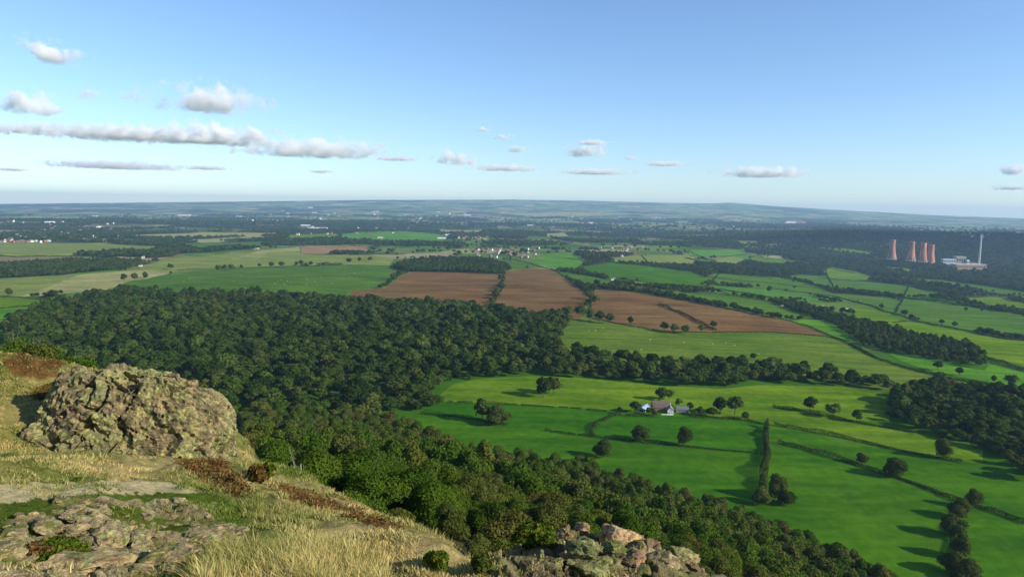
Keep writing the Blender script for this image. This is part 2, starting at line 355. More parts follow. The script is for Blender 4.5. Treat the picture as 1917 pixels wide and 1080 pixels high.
# ------------------------------------------------------------------ field polygons, in picture coordinates, laid on the terrain
FIELDS = [
 ('pasture', 'lime', 'rough lime pasture in front of the wood', [(822,742),(836,728),(852,718),(900,709),(1000,704),(1075,706),(1180,716),(1235,722),(1235,745),(1205,765),(1180,770),(1115,767),(1000,759),(920,755),(830,751)]),
 ('pasture', 'lime', 'lime pasture behind the farm', [(1236,722),(1350,728),(1420,721),(1600,724),(1690,733),(1670,760),(1664,790),(1600,787),(1500,769),(1438,762),(1438,792),(1345,782),(1310,776),(1236,760)]),
 ('pasture', 'deep', 'dark green pasture left of the farm lane', [(800,750),(830,751),(920,756),(1000,759),(1112,768),(1150,776),(1118,792),(1110,817),(1022,806),(940,794),(850,779),(790,776)]),
 ('pasture', 'deep2', 'long green pasture above the wood edge', [(700,778),(790,776),(850,780),(940,795),(1022,807),(1110,819),(1112,850),(1122,878),(1100,900),(900,890),(800,840),(700,800)]),
 ('pasture', 'deep', 'green pasture below the white farm', [(1152,776),(1200,781),(1290,779),(1345,783),(1434,792),(1434,849),(1330,840),(1280,835),(1190,827),(1112,818),(1120,793)]),
 ('pasture', 'deep2', 'green pasture nearest the middle', [(1114,820),(1190,829),(1280,837),(1330,842),(1434,850),(1436,940),(1430,990),(1280,965),(1130,920),(1120,880),(1112,850)]),
 ('pasture', 'lime', 'upper strip of pasture right of the tall hedge', [(1438,762),(1520,774),(1600,790),(1700,808),(1840,835),(1840,870),(1755,857),(1680,842),(1560,815),(1438,795)]),
 ('pasture', 'deep2', 'middle strip of pasture right of the tall hedge', [(1438,797),(1560,817),(1680,844),(1755,859),(1917,885),(1917,980),(1850,955),(1790,936),(1730,912),(1670,890),(1620,875),(1560,857),(1500,840),(1438,827)]),
 ('pasture', 'deep2', 'wide pasture below the last long hedge', [(1438,829),(1500,842),(1560,859),(1620,877),(1670,892),(1730,914),(1790,939),(1785,1000),(1782,1100),(1600,1100),(1500,1040),(1430,1000),(1436,930)]),
 ('pasture', 'deep2', 'corner pasture beyond the tree line', [(1792,940),(1850,957),(1930,984),(1960,1120),(1780,1120),(1787,1000)]),
 ('pasture', 'lime2', 'large tussocky sheep pasture', [(1048,598),(1090,594),(1150,606),(1250,622),(1340,623),(1440,623),(1540,630),(1592,639),(1632,668),(1700,692),(1762,707),(1850,724),(1930,738),(1917,765),(1700,745),(1560,715),(1400,705),(1200,700),(1045,690)]),
 ('ploughed_field', 'plough', 'left ploughed field', [(655,545),(720,540),(745,520),(772,509),(850,509),(900,511),(944,515),(938,530),(922,560),(912,590),(830,590),(700,575),(660,562)]),
 ('ploughed_field', 'plough', 'middle ploughed field', [(946,508),(1000,503),(1031,505),(1060,522),(1085,540),(1108,556),(1095,575),(1085,600),(1000,600),(918,590),(926,562),(942,530)]),
 ('ploughed_field', 'plough', 'right ploughed field', [(1112,541),(1170,545),(1190,547),(1280,563),(1363,579),(1420,590),(1477,602),(1520,616),(1545,628),(1500,626),(1440,621),(1340,622),(1250,621),(1150,604),(1098,592),(1105,570)]),
 ('pasture', 'mid', 'sheep field behind the great wood', [(228,531),(300,515),(420,503),(560,500),(640,497),(728,498),(745,515),(722,537),(655,545),(640,562),(300,562),(232,560)]),
 ('stubble_field', 'wheat', 'pale stubble field on the left', [(60,556),(200,543),(240,527),(332,508),(330,503),(250,506),(150,514),(90,530),(20,556)]),
 ('pasture', 'olive', 'dry pasture at the left edge', [(-20,522),(90,517),(150,513),(110,530),(40,556),(-20,556)]),
 ('pasture', 'lime', 'small lime field at the left edge', [(-20,557),(60,557),(95,563),(85,570),(-20,580)]),
 ('pasture', 'bright', 'small bright field at the left edge', [(-20,581),(85,571),(105,575),(60,592),(-20,610)]),
 ('pasture', 'olive', 'olive fields beyond the sheep field', [(262,497),(330,480),(450,470),(560,465),(562,475),(700,478),(738,486),(728,497),(640,495),(560,498),(420,501),(300,510),(262,504)]),
 ('stubble_field', 'wheat', 'pale stubble patch', [(430,485),(470,474),(560,462),(562,470),(500,474),(485,485)]),
 ('pasture', 'mid', 'green strip behind the olive field', [(310,484),(350,475),(455,467),(480,470),(400,478),(330,483)]),
 ('bare_field', 'brown', 'pale bare field', [(564,462),(600,460),(686,461),(693,475),(564,474)]),
 ('pasture', 'olive', 'broad dry pasture on the far left', [(-20,455),(60,452),(180,455),(316,463),(285,470),(180,474),(100,483),(-20,483)]),
 ('stubble_field', 'wheat', 'thin pale strip by the left wood', [(88,490),(150,484),(232,480),(232,484),(160,488),(95,492)]),
 ('stubble_field', 'wheat', 'pale strips far left of centre', [(232,441),(380,435),(535,437),(480,444),(300,446)]),
 ('stubble_field', 'wheat', 'second pale strip', [(345,450),(490,443),(505,447),(380,455)]),
 ('pasture', 'mid', 'far green strip', [(330,455),(500,452),(490,461),(380,468),(350,463)]),
 ('pasture', 'bright', 'far green fields near the village', [(640,438),(760,433),(845,443),(822,453),(700,450),(640,447)]),
 ('pasture', 'lime', 'far lime strip', [(540,440),(630,437),(640,446),(540,450)]),
 ('stubble_field', 'wheat', 'far tan patch beside the copse', [(820,472),(860,467),(878,466),(878,471),(840,475)]),
 ('pasture', 'mid', 'green field between copse and village', [(905,475),(925,474),(985,488),(1020,500),(945,505),(960,495),(955,485)]),
 ('pasture', 'bright', 'bright field below the village', [(995,479),(1060,474),(1085,480),(1098,490),(1078,508),(1028,500),(1000,492)]),
 ('pasture', 'deep2', 'dark green field right of the village', [(1085,500),(1142,491),(1285,507),(1335,524),(1310,535),(1280,537),(1150,521),(1095,510)]),
 ('pasture', 'mid', 'green strip below the lane hedge', [(1032,507),(1078,513),(1150,524),(1142,538),(1092,535),(1055,520)]),
 ('pasture', 'olive', 'olive field beyond the village', [(1142,483),(1200,477),(1300,480),(1300,497),(1222,494),(1150,490)]),
 ('pasture', 'mid', 'green field above the right ploughed field', [(1160,536),(1200,538),(1280,548),(1340,549),(1380,555),(1442,565),(1470,577),(1528,596),(1480,599),(1363,575),(1280,558),(1190,544)]),
 ('pasture', 'bright', 'bright corner field by the lane', [(1480,600),(1528,598),(1565,606),(1600,620),(1598,640),(1562,630),(1520,613)]),
 ('pasture', 'bright', 'bright strip under the right copse', [(1664,662),(1764,681),(1842,694),(1852,682),(1930,702),(1930,724),(1860,718),(1750,697),(1690,678)]),
 ('pasture', 'mid', 'green field below the upper hedge line', [(1340,549),(1445,556),(1470,565),(1442,564),(1380,554)]),
 ('pasture', 'mid', 'wide field on the far right', [(1545,548),(1640,560),(1790,570),(1917,592),(1930,632),(1864,626),(1797,616),(1705,596),(1640,575),(1572,556)]),
 ('pasture', 'lime', 'olive field above the right copse', [(1600,600),(1597,575),(1640,578),(1672,590),(1705,600),(1747,611),(1797,620),(1930,642),(1930,688),(1850,668),(1822,647),(1764,632),(1722,625),(1689,620),(1640,608)]),
 ('pasture', 'mid', 'field with two hedges', [(1340,512),(1462,520),(1540,540),(1570,556),(1440,540),(1330,530),(1320,520)]),
 ('pasture', 'mid', 'field below the spinney', [(1462,519),(1500,514),(1580,520),(1700,535),(1790,555),(1700,555),(1600,545),(1563,543),(1505,526)]),
 ('pasture', 'lime', 'olive knoll at the valley lip', [(1530,512),(1556,500),(1600,508),(1650,522),(1620,525),(1560,520)]),
 ('pasture', 'olive', 'round hill field', [(1338,487),(1370,480),(1395,486),(1392,493),(1375,500),(1345,494)]),
 ('pasture', 'bright', 'far green field', [(1290,468),(1395,466),(1395,475),(1330,480),(1292,478)]),
 ('pasture', 'mid', 'far green patch among the woods', [(1195,450),(1280,448),(1292,453),(1200,456)]),
 ('stubble_field', 'wheat', 'far tan patch among the woods', [(1022,438),(1056,436),(1064,442),(1025,444)]),
 ('pasture', 'mid', 'far green strip above the village', [(988,442),(1035,445),(1030,449),(985,448)]),
 ('pasture', 'olive', 'olive patch in the right hand woods', [(1375,451),(1415,451),(1422,457),(1384,458)]),
 ('pasture', 'lime', 'thin lime strip above the bright far field', [(1190,461),(1260,460),(1290,464),(1200,465)]),
 ('pasture', 'mid', 'green strip at the head of the valley', [(1100,456),(1180,455),(1190,459),(1105,460)]),
 ('pasture', 'lime', 'lime patch on the valley lip', [(1530,463),(1590,466),(1645,475),(1600,475)]),
 ('works_yard', 'brown', 'bare yard of the power station', [(1765,492),(1795,488),(1848,495),(1850,508),(1800,509),(1768,499)]),
 ('pasture', 'lime', 'thin lime strip below the cooling towers', [(1625,497),(1700,503),(1765,515),(1700,512)]),
 ('pasture', 'mid', 'narrow field on the valley side', [(1650,516),(1760,524),(1840,535),(1930,548),(1930,556),(1800,540),(1700,527)]),
 ('pasture', 'lime', 'corner field on the valley side', [(1790,557),(1870,556),(1930,575),(1930,585),(1850,572)]),
 ('stubble_field', 'wheat', 'thin tan strip left of the far village', [(820,430),(905,431),(900,436),(825,435)]),
 ('stubble_field', 'wheat', 'second thin tan strip left of the far village', [(862,444),(915,445),(912,449),(866,448)]),
 ('stubble_field', 'wheat', 'tan strip below the blue hills on the left', [(-20,407),(120,407),(235,404),(130,412),(-20,412)]),
 ('stubble_field', 'wheat', 'long tan strip below the blue hills in the middle', [(940,400),(1110,398),(1195,401),(1100,405),(980,404)]),
 ('bare_field', 'brown', 'sandy quarry floor on the far ridge', [(1468,414),(1505,415),(1520,420),(1475,419)]),
 ('stubble_field', 'wheat', 'tan strip far left of centre', [(320,403),(360,402),(370,405),(325,406)]),
 ('pasture', 'lime', 'strip along the spinney', [(1400,480),(1470,486),(1545,498),(1545,501),(1490,494),(1410,488)]),
]
# ------------------------------------------------------------------ woods (ground outline in picture coordinates)
WOODS = {
 'great_wood': [(22,606),(100,572),(180,553),(260,543),(330,555),(500,553),(640,563),(700,566),(830,572),(915,583),(1000,592),(1060,592),(1063,610),(1046,640),(1050,668),(1130,668),(1200,682),(1290,690),(1400,690),(1480,697),(1550,706),(1620,714),(1690,722),(1680,735),(1600,724),(1480,718),(1420,718),(1350,726),(1236,722),(1180,717),(1100,708),(1000,703),(900,707),(850,717),(830,733),(815,745),(830,765),(790,775),(740,775),(700,800),(560,800),(400,790),(200,740),(60,690),(0,640)],
 'right_wood': [(1662,748),(1700,728),(1760,722),(1860,735),(1940,752),(1960,900),(1930,905),(1880,868),(1840,850),(1780,822),(1715,806),(1665,785)],
 'right_copse': [(1505,572),(1560,590),(1597,606),(1640,616),(1700,628),(1764,640),(1810,650),(1838,662),(1846,678),(1838,690),(1814,686),(1714,668),(1622,654),(1590,628),(1550,604),(1515,588)],
 'square_copse': [(735,501),(770,489),(900,486),(948,497),(957,506),(925,513),(860,510),(760,509)],
 'left_copse': [(-30,498),(120,488),(262,488),(270,496),(240,503),(120,515),(-30,523)],
 'spinney': [(1378,505),(1400,498),(1440,495),(1490,499),(1545,505),(1530,517),(1470,512),(1400,508)],
}
def in_any(U, Vv, polys):
    r = np.zeros(np.shape(U), bool)
    for p in polys: r |= inpoly(U, Vv, p)
    return r
FIELD_POLYS = [f[3] for f in FIELDS]; WOOD_POLYS = list(WOODS.values())

# ------------------------------------------------------------------ ground colour
def mixc(a, b, t): t = np.asarray(t)[..., None]; return a * (1 - t) + b * t
PAL = np.array([(.07, .15, .02), (.10, .17, .03), (.13, .18, .045), (.08, .19, .025), (.17, .19, .06), (.30, .26, .13), (.055, .12, .018), (.24, .17, .10), (.11, .16, .04), (.33, .30, .16)])
def woodmask(x, y):
    """0..1, where the far country is wooded"""
    D = np.hypot(x, y); az = np.degrees(np.arctan2(x, y))
    n = fbm(x / 900, y / 900, seed=21, oct=4) + .06 - .06 * sstep(D, 8500, 10500)
    n = n + .16 * sstep(D, 4200, 5200) * (1 - sstep(D, 8000, 9500))            # a belt of wooded towns
    w = sstep(az, 19, 25) * sstep(D, 3600, 4000) * (1 - sstep(D, 7200, 8200))
    n = n * (1 - w) + w * 1.0
    w2 = sstep(az, 8, 14) * sstep(D, 2900, 3300) * (1 - sstep(D, 5000, 6000)) * .1 * (1 - w)
    return sstep(n + .25 * w2, .10, .22)
def ground_color(x, y):
    D = np.hypot(x, y)
    c1, c2, e = voro(x / 330 + .2 * vnoise(x / 400, y / 400, seed=31), y / 330, seed=30)
    near = mixc(np.array((.046, .130, .008)) * np.ones(c1.shape + (1,)), PAL[np.minimum((c1 * 5).astype(int), 4)], sstep(D, 1000, 1500))
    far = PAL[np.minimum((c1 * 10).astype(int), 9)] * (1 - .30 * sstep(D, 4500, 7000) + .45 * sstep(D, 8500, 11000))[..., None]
    c = mixc(near, far, sstep(D, 2600, 3400))
    c = c * (1 + .15 * fbm(x / 60, y / 60, seed=33))[..., None]
    hedge = (1 - sstep(e, .03, .07)) * .8
    c = mixc(c, np.array((.035, .05, .018)), hedge * sstep(D, 900, 1500))
    wm = woodmask(x, y) * sstep(D, 2300, 2700)
    c = mixc(c, np.array((.028, .045, .016)), wm * .93)
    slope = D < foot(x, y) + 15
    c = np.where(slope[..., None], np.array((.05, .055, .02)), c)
    return c

# ------------------------------------------------------------------ ground sheet
def build_ground():
    az = np.radians(np.concatenate([np.arange(-100, -44, 2.0), np.linspace(-44, 44, 560), np.arange(46, 101, 2.0)]))
    r = np.concatenate([np.geomspace(4, 60, 90)[:-1], np.geomspace(60, 420, 130)[:-1], np.geomspace(420, 28000, 600)])
    A, R_ = np.meshgrid(az, r); X = R_ * np.sin(A); Y = R_ * np.cos(A); Z = H(X, Y)
    Z = Z - np.where((R_ < 60) & (Y > -1), .9, 0) * (1 - sstep(R_, 50, 60))     # the hilltop sheet lies over it here
    V = np.stack([X, Y, Z], -1).reshape(-1, 3); n = len(az)
    V = np.concatenate([V, [[0, 0, -2.9]]])
    i = np.arange((len(r) - 1) * n).reshape(len(r) - 1, n)[:, :-1].ravel()
    Fq = np.stack([i, i + 1, i + n + 1, i + n], 1)[:, ::-1]
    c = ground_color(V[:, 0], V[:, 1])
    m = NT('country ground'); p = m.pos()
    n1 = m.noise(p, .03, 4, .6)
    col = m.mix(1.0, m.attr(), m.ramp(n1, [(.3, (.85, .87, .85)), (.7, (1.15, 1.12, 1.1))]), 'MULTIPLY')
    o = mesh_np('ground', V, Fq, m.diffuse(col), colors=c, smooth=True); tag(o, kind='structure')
    o['label'] = 'rolling farmland below the hill reaching to the horizon'
    # the sheet carries on behind and under the camera
    return o
build_ground()

def drape(name, poly_px, mat, lift, label):
    P = UP(poly_px)
    # refine the outline, then fill with interior points so that the sheet follows the ground
    out = []
    for i in range(len(P)):
        a, b = P[i], P[(i + 1) % len(P)]; L = np.hypot(*(b - a)); D = np.hypot(*((a + b) / 2)); n = max(1, int(L / max(6, D * .012)))
        for k in range(n): out.append(a + (b - a) * k / n)
    out = np.array(out)
    mn, mx = out.min(0), out.max(0); area = (mx - mn).prod(); st = max(9.0, math.sqrt(area / 5200))
    gx, gy = np.meshgrid(np.arange(mn[0], mx[0], st), np.arange(mn[1], mx[1], st)); gx = gx.ravel() + (gy.ravel() / st % 2) * .3; gy = gy.ravel()
    k = inpoly(gx, gy, out); pts = np.concatenate([out, np.stack([gx[k], gy[k]], 1)])
    n = len(out)
    vs, es, fs, *_ = geometry.delaunay_2d_cdt([Vector(p) for p in pts], [(i, (i + 1) % n) for i in range(n)], [list(range(n))], 1, 1e-4)
    V = np.array([(v[0], v[1]) for v in vs]); Z = H(V[:, 0], V[:, 1]) + lift
    T = np.array([f for f in fs if len(f) == 3])
    if not len(T): return
    a = V[T[:, 1]] - V[T[:, 0]]; b = V[T[:, 2]] - V[T[:, 0]]; fl = (a[:, 0] * b[:, 1] - a[:, 1] * b[:, 0]) < 0; T[fl] = T[fl][:, ::-1]
    o = mesh_np(name, np.column_stack([V, Z]), T, mat, smooth=True); tag(o, label=label, kind='structure')
for i, (nm, mt, lb, poly) in enumerate(FIELDS):
    drape(nm, poly, FM[mt], .16 + .005 * i, lb)

# ------------------------------------------------------------------ leaves
def leaf_quads(C, N, size, jit, rg, aspect=.75):
    """quads centred on C, facing N with jitter"""
    n = len(C); N = N + rg.normal(0, jit, (n, 3)); N /= np.linalg.norm(N, axis=1)[:, None] + 1e-9
    t = rg.normal(0, 1, (n, 3)); t -= (t * N).sum(1)[:, None] * N; t /= np.linalg.norm(t, axis=1)[:, None] + 1e-9
    b = np.cross(N, t); s = (size * rg.uniform(.6, 1.35, n))[:, None] / 2
    V = np.stack([C - t * s - b * s * aspect, C + t * s * .8 - b * s * aspect * .9, C + t * s + b * s * aspect * .8, C - t * s * .7 + b * s * aspect], 1).reshape(-1, 3)
    return V, np.arange(n * 4).reshape(n, 4)
def crown_pts(n, rx, rz, z0, lobes, rg, top=1.0, lob=(.34, .5)):
    """points and normals spread over overlapping lobes"""
    L = []
    for k in range(lobes):
        while True:
            p = rg.uniform(-1, 1, 3)
            if .25 < np.linalg.norm(p) < .82 and p[2] > -.75: break
        w = 1 - .25 * max(p[2], 0) * top
        L.append((np.array([p[0] * rx * .78 * w, p[1] * rx * .78 * w, z0 + p[2] * rz * .78]), rg.uniform(*lob)))
    L.append((np.array([0, 0, z0]), .62))
    wts = np.array([l[1] ** 2 for l in L]); wts /= wts.sum(); k = rg.choice(len(L), n, p=wts)
    N = rg.normal(0, 1, (n, 3)); N /= np.linalg.norm(N, axis=1)[:, None]; N[:, 2] = np.where(N[:, 2] < -.3, -N[:, 2], N[:, 2])
    C0 = np.array([l[0] for l in L])[k]; rr = np.array([l[1] for l in L])[k][:, None]
    sc = np.array([rx, rx, rz * .9]) * rr
    C = C0 + N * sc * rg.uniform(.72, 1.06, (n, 1))
    return C, N
def crown(name, n, size, rx, rz, z0, lobes, seed, mat, jit=.45, parent=None, lob=(.34, .5)):
    rg = np.random.default_rng(seed); C, N = crown_pts(n, rx, rz, z0, lobes, rg, lob=lob)
    V, Fq = leaf_quads(C, N, size, jit, rg); return mesh_np(name, V, Fq, mat, parent)
def trunk(name, h, r, seed, mat, parent=None, limbs=4, spread=.2, lean=.04):
    rg = random.Random(seed); mb = MB()
    def tube(p0, p1, r0, r1, k=6):
        d = Vector(p1) - Vector(p0); q = d.to_track_quat('Z', 'Y'); V = []
        for p, r_ in ((Vector(p0), r0), (Vector(p1), r1)):
            for a in range(k): V.append(p + q @ Vector((math.cos(a * 2 * math.pi / k) * r_, math.sin(a * 2 * math.pi / k) * r_, 0)))
        mb.add(V, [(a, (a + 1) % k, k + (a + 1) % k, k + a) for a in range(k)] + [tuple(range(k, 2 * k))])
    p = Vector((0, 0, -.6)); n = 5
    pts = [p]
    for i in range(n): pts.append(Vector((rg.uniform(-1, 1) * lean * h * (i + 1) / n, rg.uniform(-1, 1) * lean * h * (i + 1) / n, h * (i + 1) / n)))
    for i in range(n): tube(pts[i], pts[i + 1], r * (1 - .75 * i / n) * (1.25 if i == 0 else 1), r * (1 - .75 * (i + 1) / n))
    for k in range(limbs):
        i = rg.randint(2, n - 1); a = rg.uniform(0, 6.28); q = pts[i]
        e = q + Vector((math.cos(a) * spread * h, math.sin(a) * spread * h, h * rg.uniform(.2, .38))); mid = (q + e) / 2 + Vector((0, 0, -h * .04))
        tube(q, mid, r * .28, r * .15); tube(mid, e, r * .15, r * .04)
    return mb.build(name, mat, parent, True)

# prototypes: near crowns (fine leaves), far crowns (coarse clumps)
NEAR, FAR = [], []
PROTO_NEAR = [  # leaves, leaf size, rx, rz, z0, lobes, material
 (6500, .42, 4.2, 4.6, 8.2, 16, 'leaf_slope'), (6500, .42, 4.8, 4.0, 7.2, 18, 'leaf_slope'), (5600, .40, 3.6, 5.0, 8.6, 14, 'leaf_slope'),
 (6000, .40, 4.4, 4.4, 7.6, 22, 'leaf_slope'), (5200, .36, 3.2, 4.6, 7.6, 16, 'leaf_olive'), (6000, .42, 4.6, 3.6, 6.4, 18, 'leaf_slope'),
 (8000, .50, 5.4, 5.4, 5.9, 20, 'leaf_field'), (7500, .50, 5.8, 4.9, 5.3, 22, 'leaf_field'), (6500, .46, 4.9, 5.6, 6.1, 18, 'leaf_field'),
 (15000, .24, 4.4, 4.6, 7.2, 15, 'leaf_slope'), (15000, .24, 4.8, 4.2, 6.8, 17, 'leaf_slope'), (12000, .22, 3.6, 4.8, 7.6, 13, 'leaf_olive'), (9000, .20, 3.8, 4.4, 7.2, 14, 'leaf_rust')]
PROTO_FAR = [(950, 1.25, 5.2, 5.0, 8.0, 15, 'leaf_dark'), (900, 1.25, 5.8, 4.6, 7.6, 18, 'leaf_dark'), (850, 1.2, 4.6, 5.4, 8.6, 13, 'leaf_dark'), (900, 1.2, 5.0, 4.4, 7.2, 16, 'leaf_dark')]
def tree_from(kind, i, loc, rz, sc, name, label, cat='tree', group=None, parts=True):
    protos, protodata = (NEAR, PROTO_NEAR) if kind == 'near' else (FAR, PROTO_FAR)
    d = protodata[i]
    while len(protos) <= i: protos.append(None)
    r = empty(name, loc, rz, sc); tag(r, label, cat, group)
    if protos[i] is None:
        c = crown('crown', *d[:3], d[3], d[4], d[5], 100 + i + (50 if kind == 'far' else 0), M[d[6]], parent=r)
        t = trunk('trunk', d[4] + d[3] * .5, (.12 if d[6] == 'leaf_olive' else .24) if kind == 'near' else .38, i, M['bark'], r)
        protos[i] = (c, t)
    else:
        linked(protos[i][0], 'crown', r); linked(protos[i][1], 'trunk', r)
    return r

def instancer(name, pts, scale, rot, idx, protos, label, cat, mat_fallback=None):
    """one object of countless trees: instances of the crowns above on its points"""
    me = bpy.data.meshes.new(name); n = len(pts); me.vertices.add(n); me.vertices.foreach_set('co', np.asarray(pts, np.float32).ravel())
    a = me.attributes.new('sc', 'FLOAT_VECTOR', 'POINT'); a.data.foreach_set('vector', np.asarray(scale, np.float32).ravel())
    a = me.attributes.new('rot', 'FLOAT_VECTOR', 'POINT'); R3 = np.zeros((n, 3), np.float32); R3[:, 2] = rot; a.data.foreach_set('vector', R3.ravel())
    a = me.attributes.new('idx', 'INT', 'POINT'); a.data.foreach_set('value', np.asarray(idx, np.int32))
    o = bpy.data.objects.new(name, me); COL.objects.link(o); tag(o, label, cat, kind='stuff')
    g = bpy.data.node_groups.new(name, 'GeometryNodeTree')
    g.interface.new_socket('Geometry', in_out='INPUT', socket_type='NodeSocketGeometry'); g.interface.new_socket('Geometry', in_out='OUTPUT', socket_type='NodeSocketGeometry')
    gi = g.nodes.new('NodeGroupInput'); go = g.nodes.new('NodeGroupOutput')
    jo = g.nodes.new('GeometryNodeJoinGeometry')
    for p in protos:
        oi = g.nodes.new('GeometryNodeObjectInfo'); oi.transform_space = 'ORIGINAL'; oi.inputs['Object'].default_value = p; oi.inputs['As Instance'].default_value = True
        g.links.new(oi.outputs['Geometry'], jo.inputs[0])
    ip = g.nodes.new('GeometryNodeInstanceOnPoints'); ip.inputs['Pick Instance'].default_value = True
    def na(nm, typ):
        x = g.nodes.new('GeometryNodeInputNamedAttribute'); x.data_type = typ; x.inputs['Name'].default_value = nm; return x.outputs[0]
    g.links.new(gi.outputs[0], ip.inputs['Points']); g.links.new(jo.outputs[0], ip.inputs['Instance'])
    g.links.new(na('idx', 'INT'), ip.inputs['Instance Index']); g.links.new(na('sc', 'FLOAT_VECTOR'), ip.inputs['Scale'])
    er = g.nodes.new('FunctionNodeEulerToRotation'); g.links.new(na('rot', 'FLOAT_VECTOR'), er.inputs[0]); g.links.new(er.outputs[0], ip.inputs['Rotation'])
    g.links.new(ip.outputs[0], go.inputs[0])
    md = o.modifiers.new('trees', 'NODES'); md.node_group = g
    return o

# ------------------------------------------------------------------ individual trees on the slope below the hilltop
def visible_px(x, y, z, m=40):
    U, Vv = project(x, y, z); return U, Vv, (U > -m) & (U < PW + m) & (Vv > 330) & (Vv < PH + m)
FG_SIL = [(-50,700),(0,655),(60,660),(180,672),(300,695),(400,722),(452,760),(470,895),(560,920),(700,965),(830,1018),(900,1050),(950,1120),(-50,1120)]
ax = []; k = 0
gx, gy = np.meshgrid(np.arange(-420, 420, 7.6), np.arange(14, 640, 7.6))
gx = gx.ravel() + rng.uniform(-3.4, 3.4, gx.size); gy = gy.ravel() + rng.uniform(-3.4, 3.4, gy.size)
D = np.hypot(gx, gy); az = np.degrees(np.arctan2(gx, gy))
ok = (D < foot(gx, gy) + 6) & (D > 36) & (np.abs(az) < 43) & ((fg_dist(gx, gy) > 8) | (gy > 70)) & (H(gx, gy) + 6 < -.20 * D)
gx, gy = gx[ok], gy[ok]; gz = H(gx, gy); U, Vv, vis = visible_px(gx, gy, gz + 6, 60)
U0, V0 = project(gx, gy, gz)
fieldhit = in_any(U0, V0, [f[3] for f in FIELDS[:10]]) & (np.hypot(gx, gy) > 300)
ok = vis & ~fieldhit & ~inpoly(U, Vv - 12, FG_SIL)
gx, gy, gz, U, Vv = gx[ok], gy[ok], gz[ok], U[ok], Vv[ok]
# hidden if the tops stand behind nearer ground
D = np.hypot(gx, gy); order = np.argsort(D)
gx, gy, gz, U, Vv, D = gx[order], gy[order], gz[order], U[order], Vv[order], D[order]
n_ind = 285
slope_cols = ['tree', 'tree']
SLOPE_LABEL = 'green broadleaf tree in the near hillside wood below the crag'
for i in range(min(n_ind, len(gx))):
    left = U[i] < 760
    kind = int(rng.choice([0, 1, 2, 3, 4, 5], p=[.22, .22, .16, .2, .06, .14])) if left or D[i] < 150 else int(rng.choice([0, 1, 2, 3, 5], p=[.24, .24, .14, .24, .14]))
    sc = float(rng.uniform(.95, 1.5)) * (.36 if D[i] < 45 else .50 if D[i] < 80 else .70 if D[i] < 140 else .95)
    if D[i] < 190: kind = int(rng.choice([9, 10, 11, 12], p=[.42, .42, .12, .04]))
    nm = 'birch_tree' if kind in (4, 11) else 'broadleaf_tree'
    lab = 'yellowish birch among the green hillside trees' if kind in (4, 11) else 'brownish turning tree among the green hillside trees' if kind == 12 else SLOPE_LABEL
    tree_from('near', kind, (gx[i], gy[i], gz[i] - .3), float(rng.uniform(0, 6.28)), sc, nm, lab, 'tree', 'birches on the hillside' if kind in (4, 11) else 'turning trees on the hillside' if kind == 12 else 'trees on the hillside')
j = slice(n_ind, None); n = len(gx[j])
crowns = lambda L: [p[0] for p in L]
if n:
    s3 = np.stack([rng.uniform(1.1, 1.8, n)] * 3, 1); s3[:, 2] *= rng.uniform(.9, 1.1, n)
    ii = rng.choice([0, 1, 2, 3, 4, 5], n, p=[.22, .22, .18, .22, .03, .13])
    instancer('hillside_wood', np.stack([gx[j], gy[j], gz[j] - .3], 1), s3, rng.uniform(0, 6.28, n), ii, crowns(NEAR[:6]), 'lower hillside wood of bright green broadleaf trees along the field edge', 'wood')
print('slope trees', len(gx))

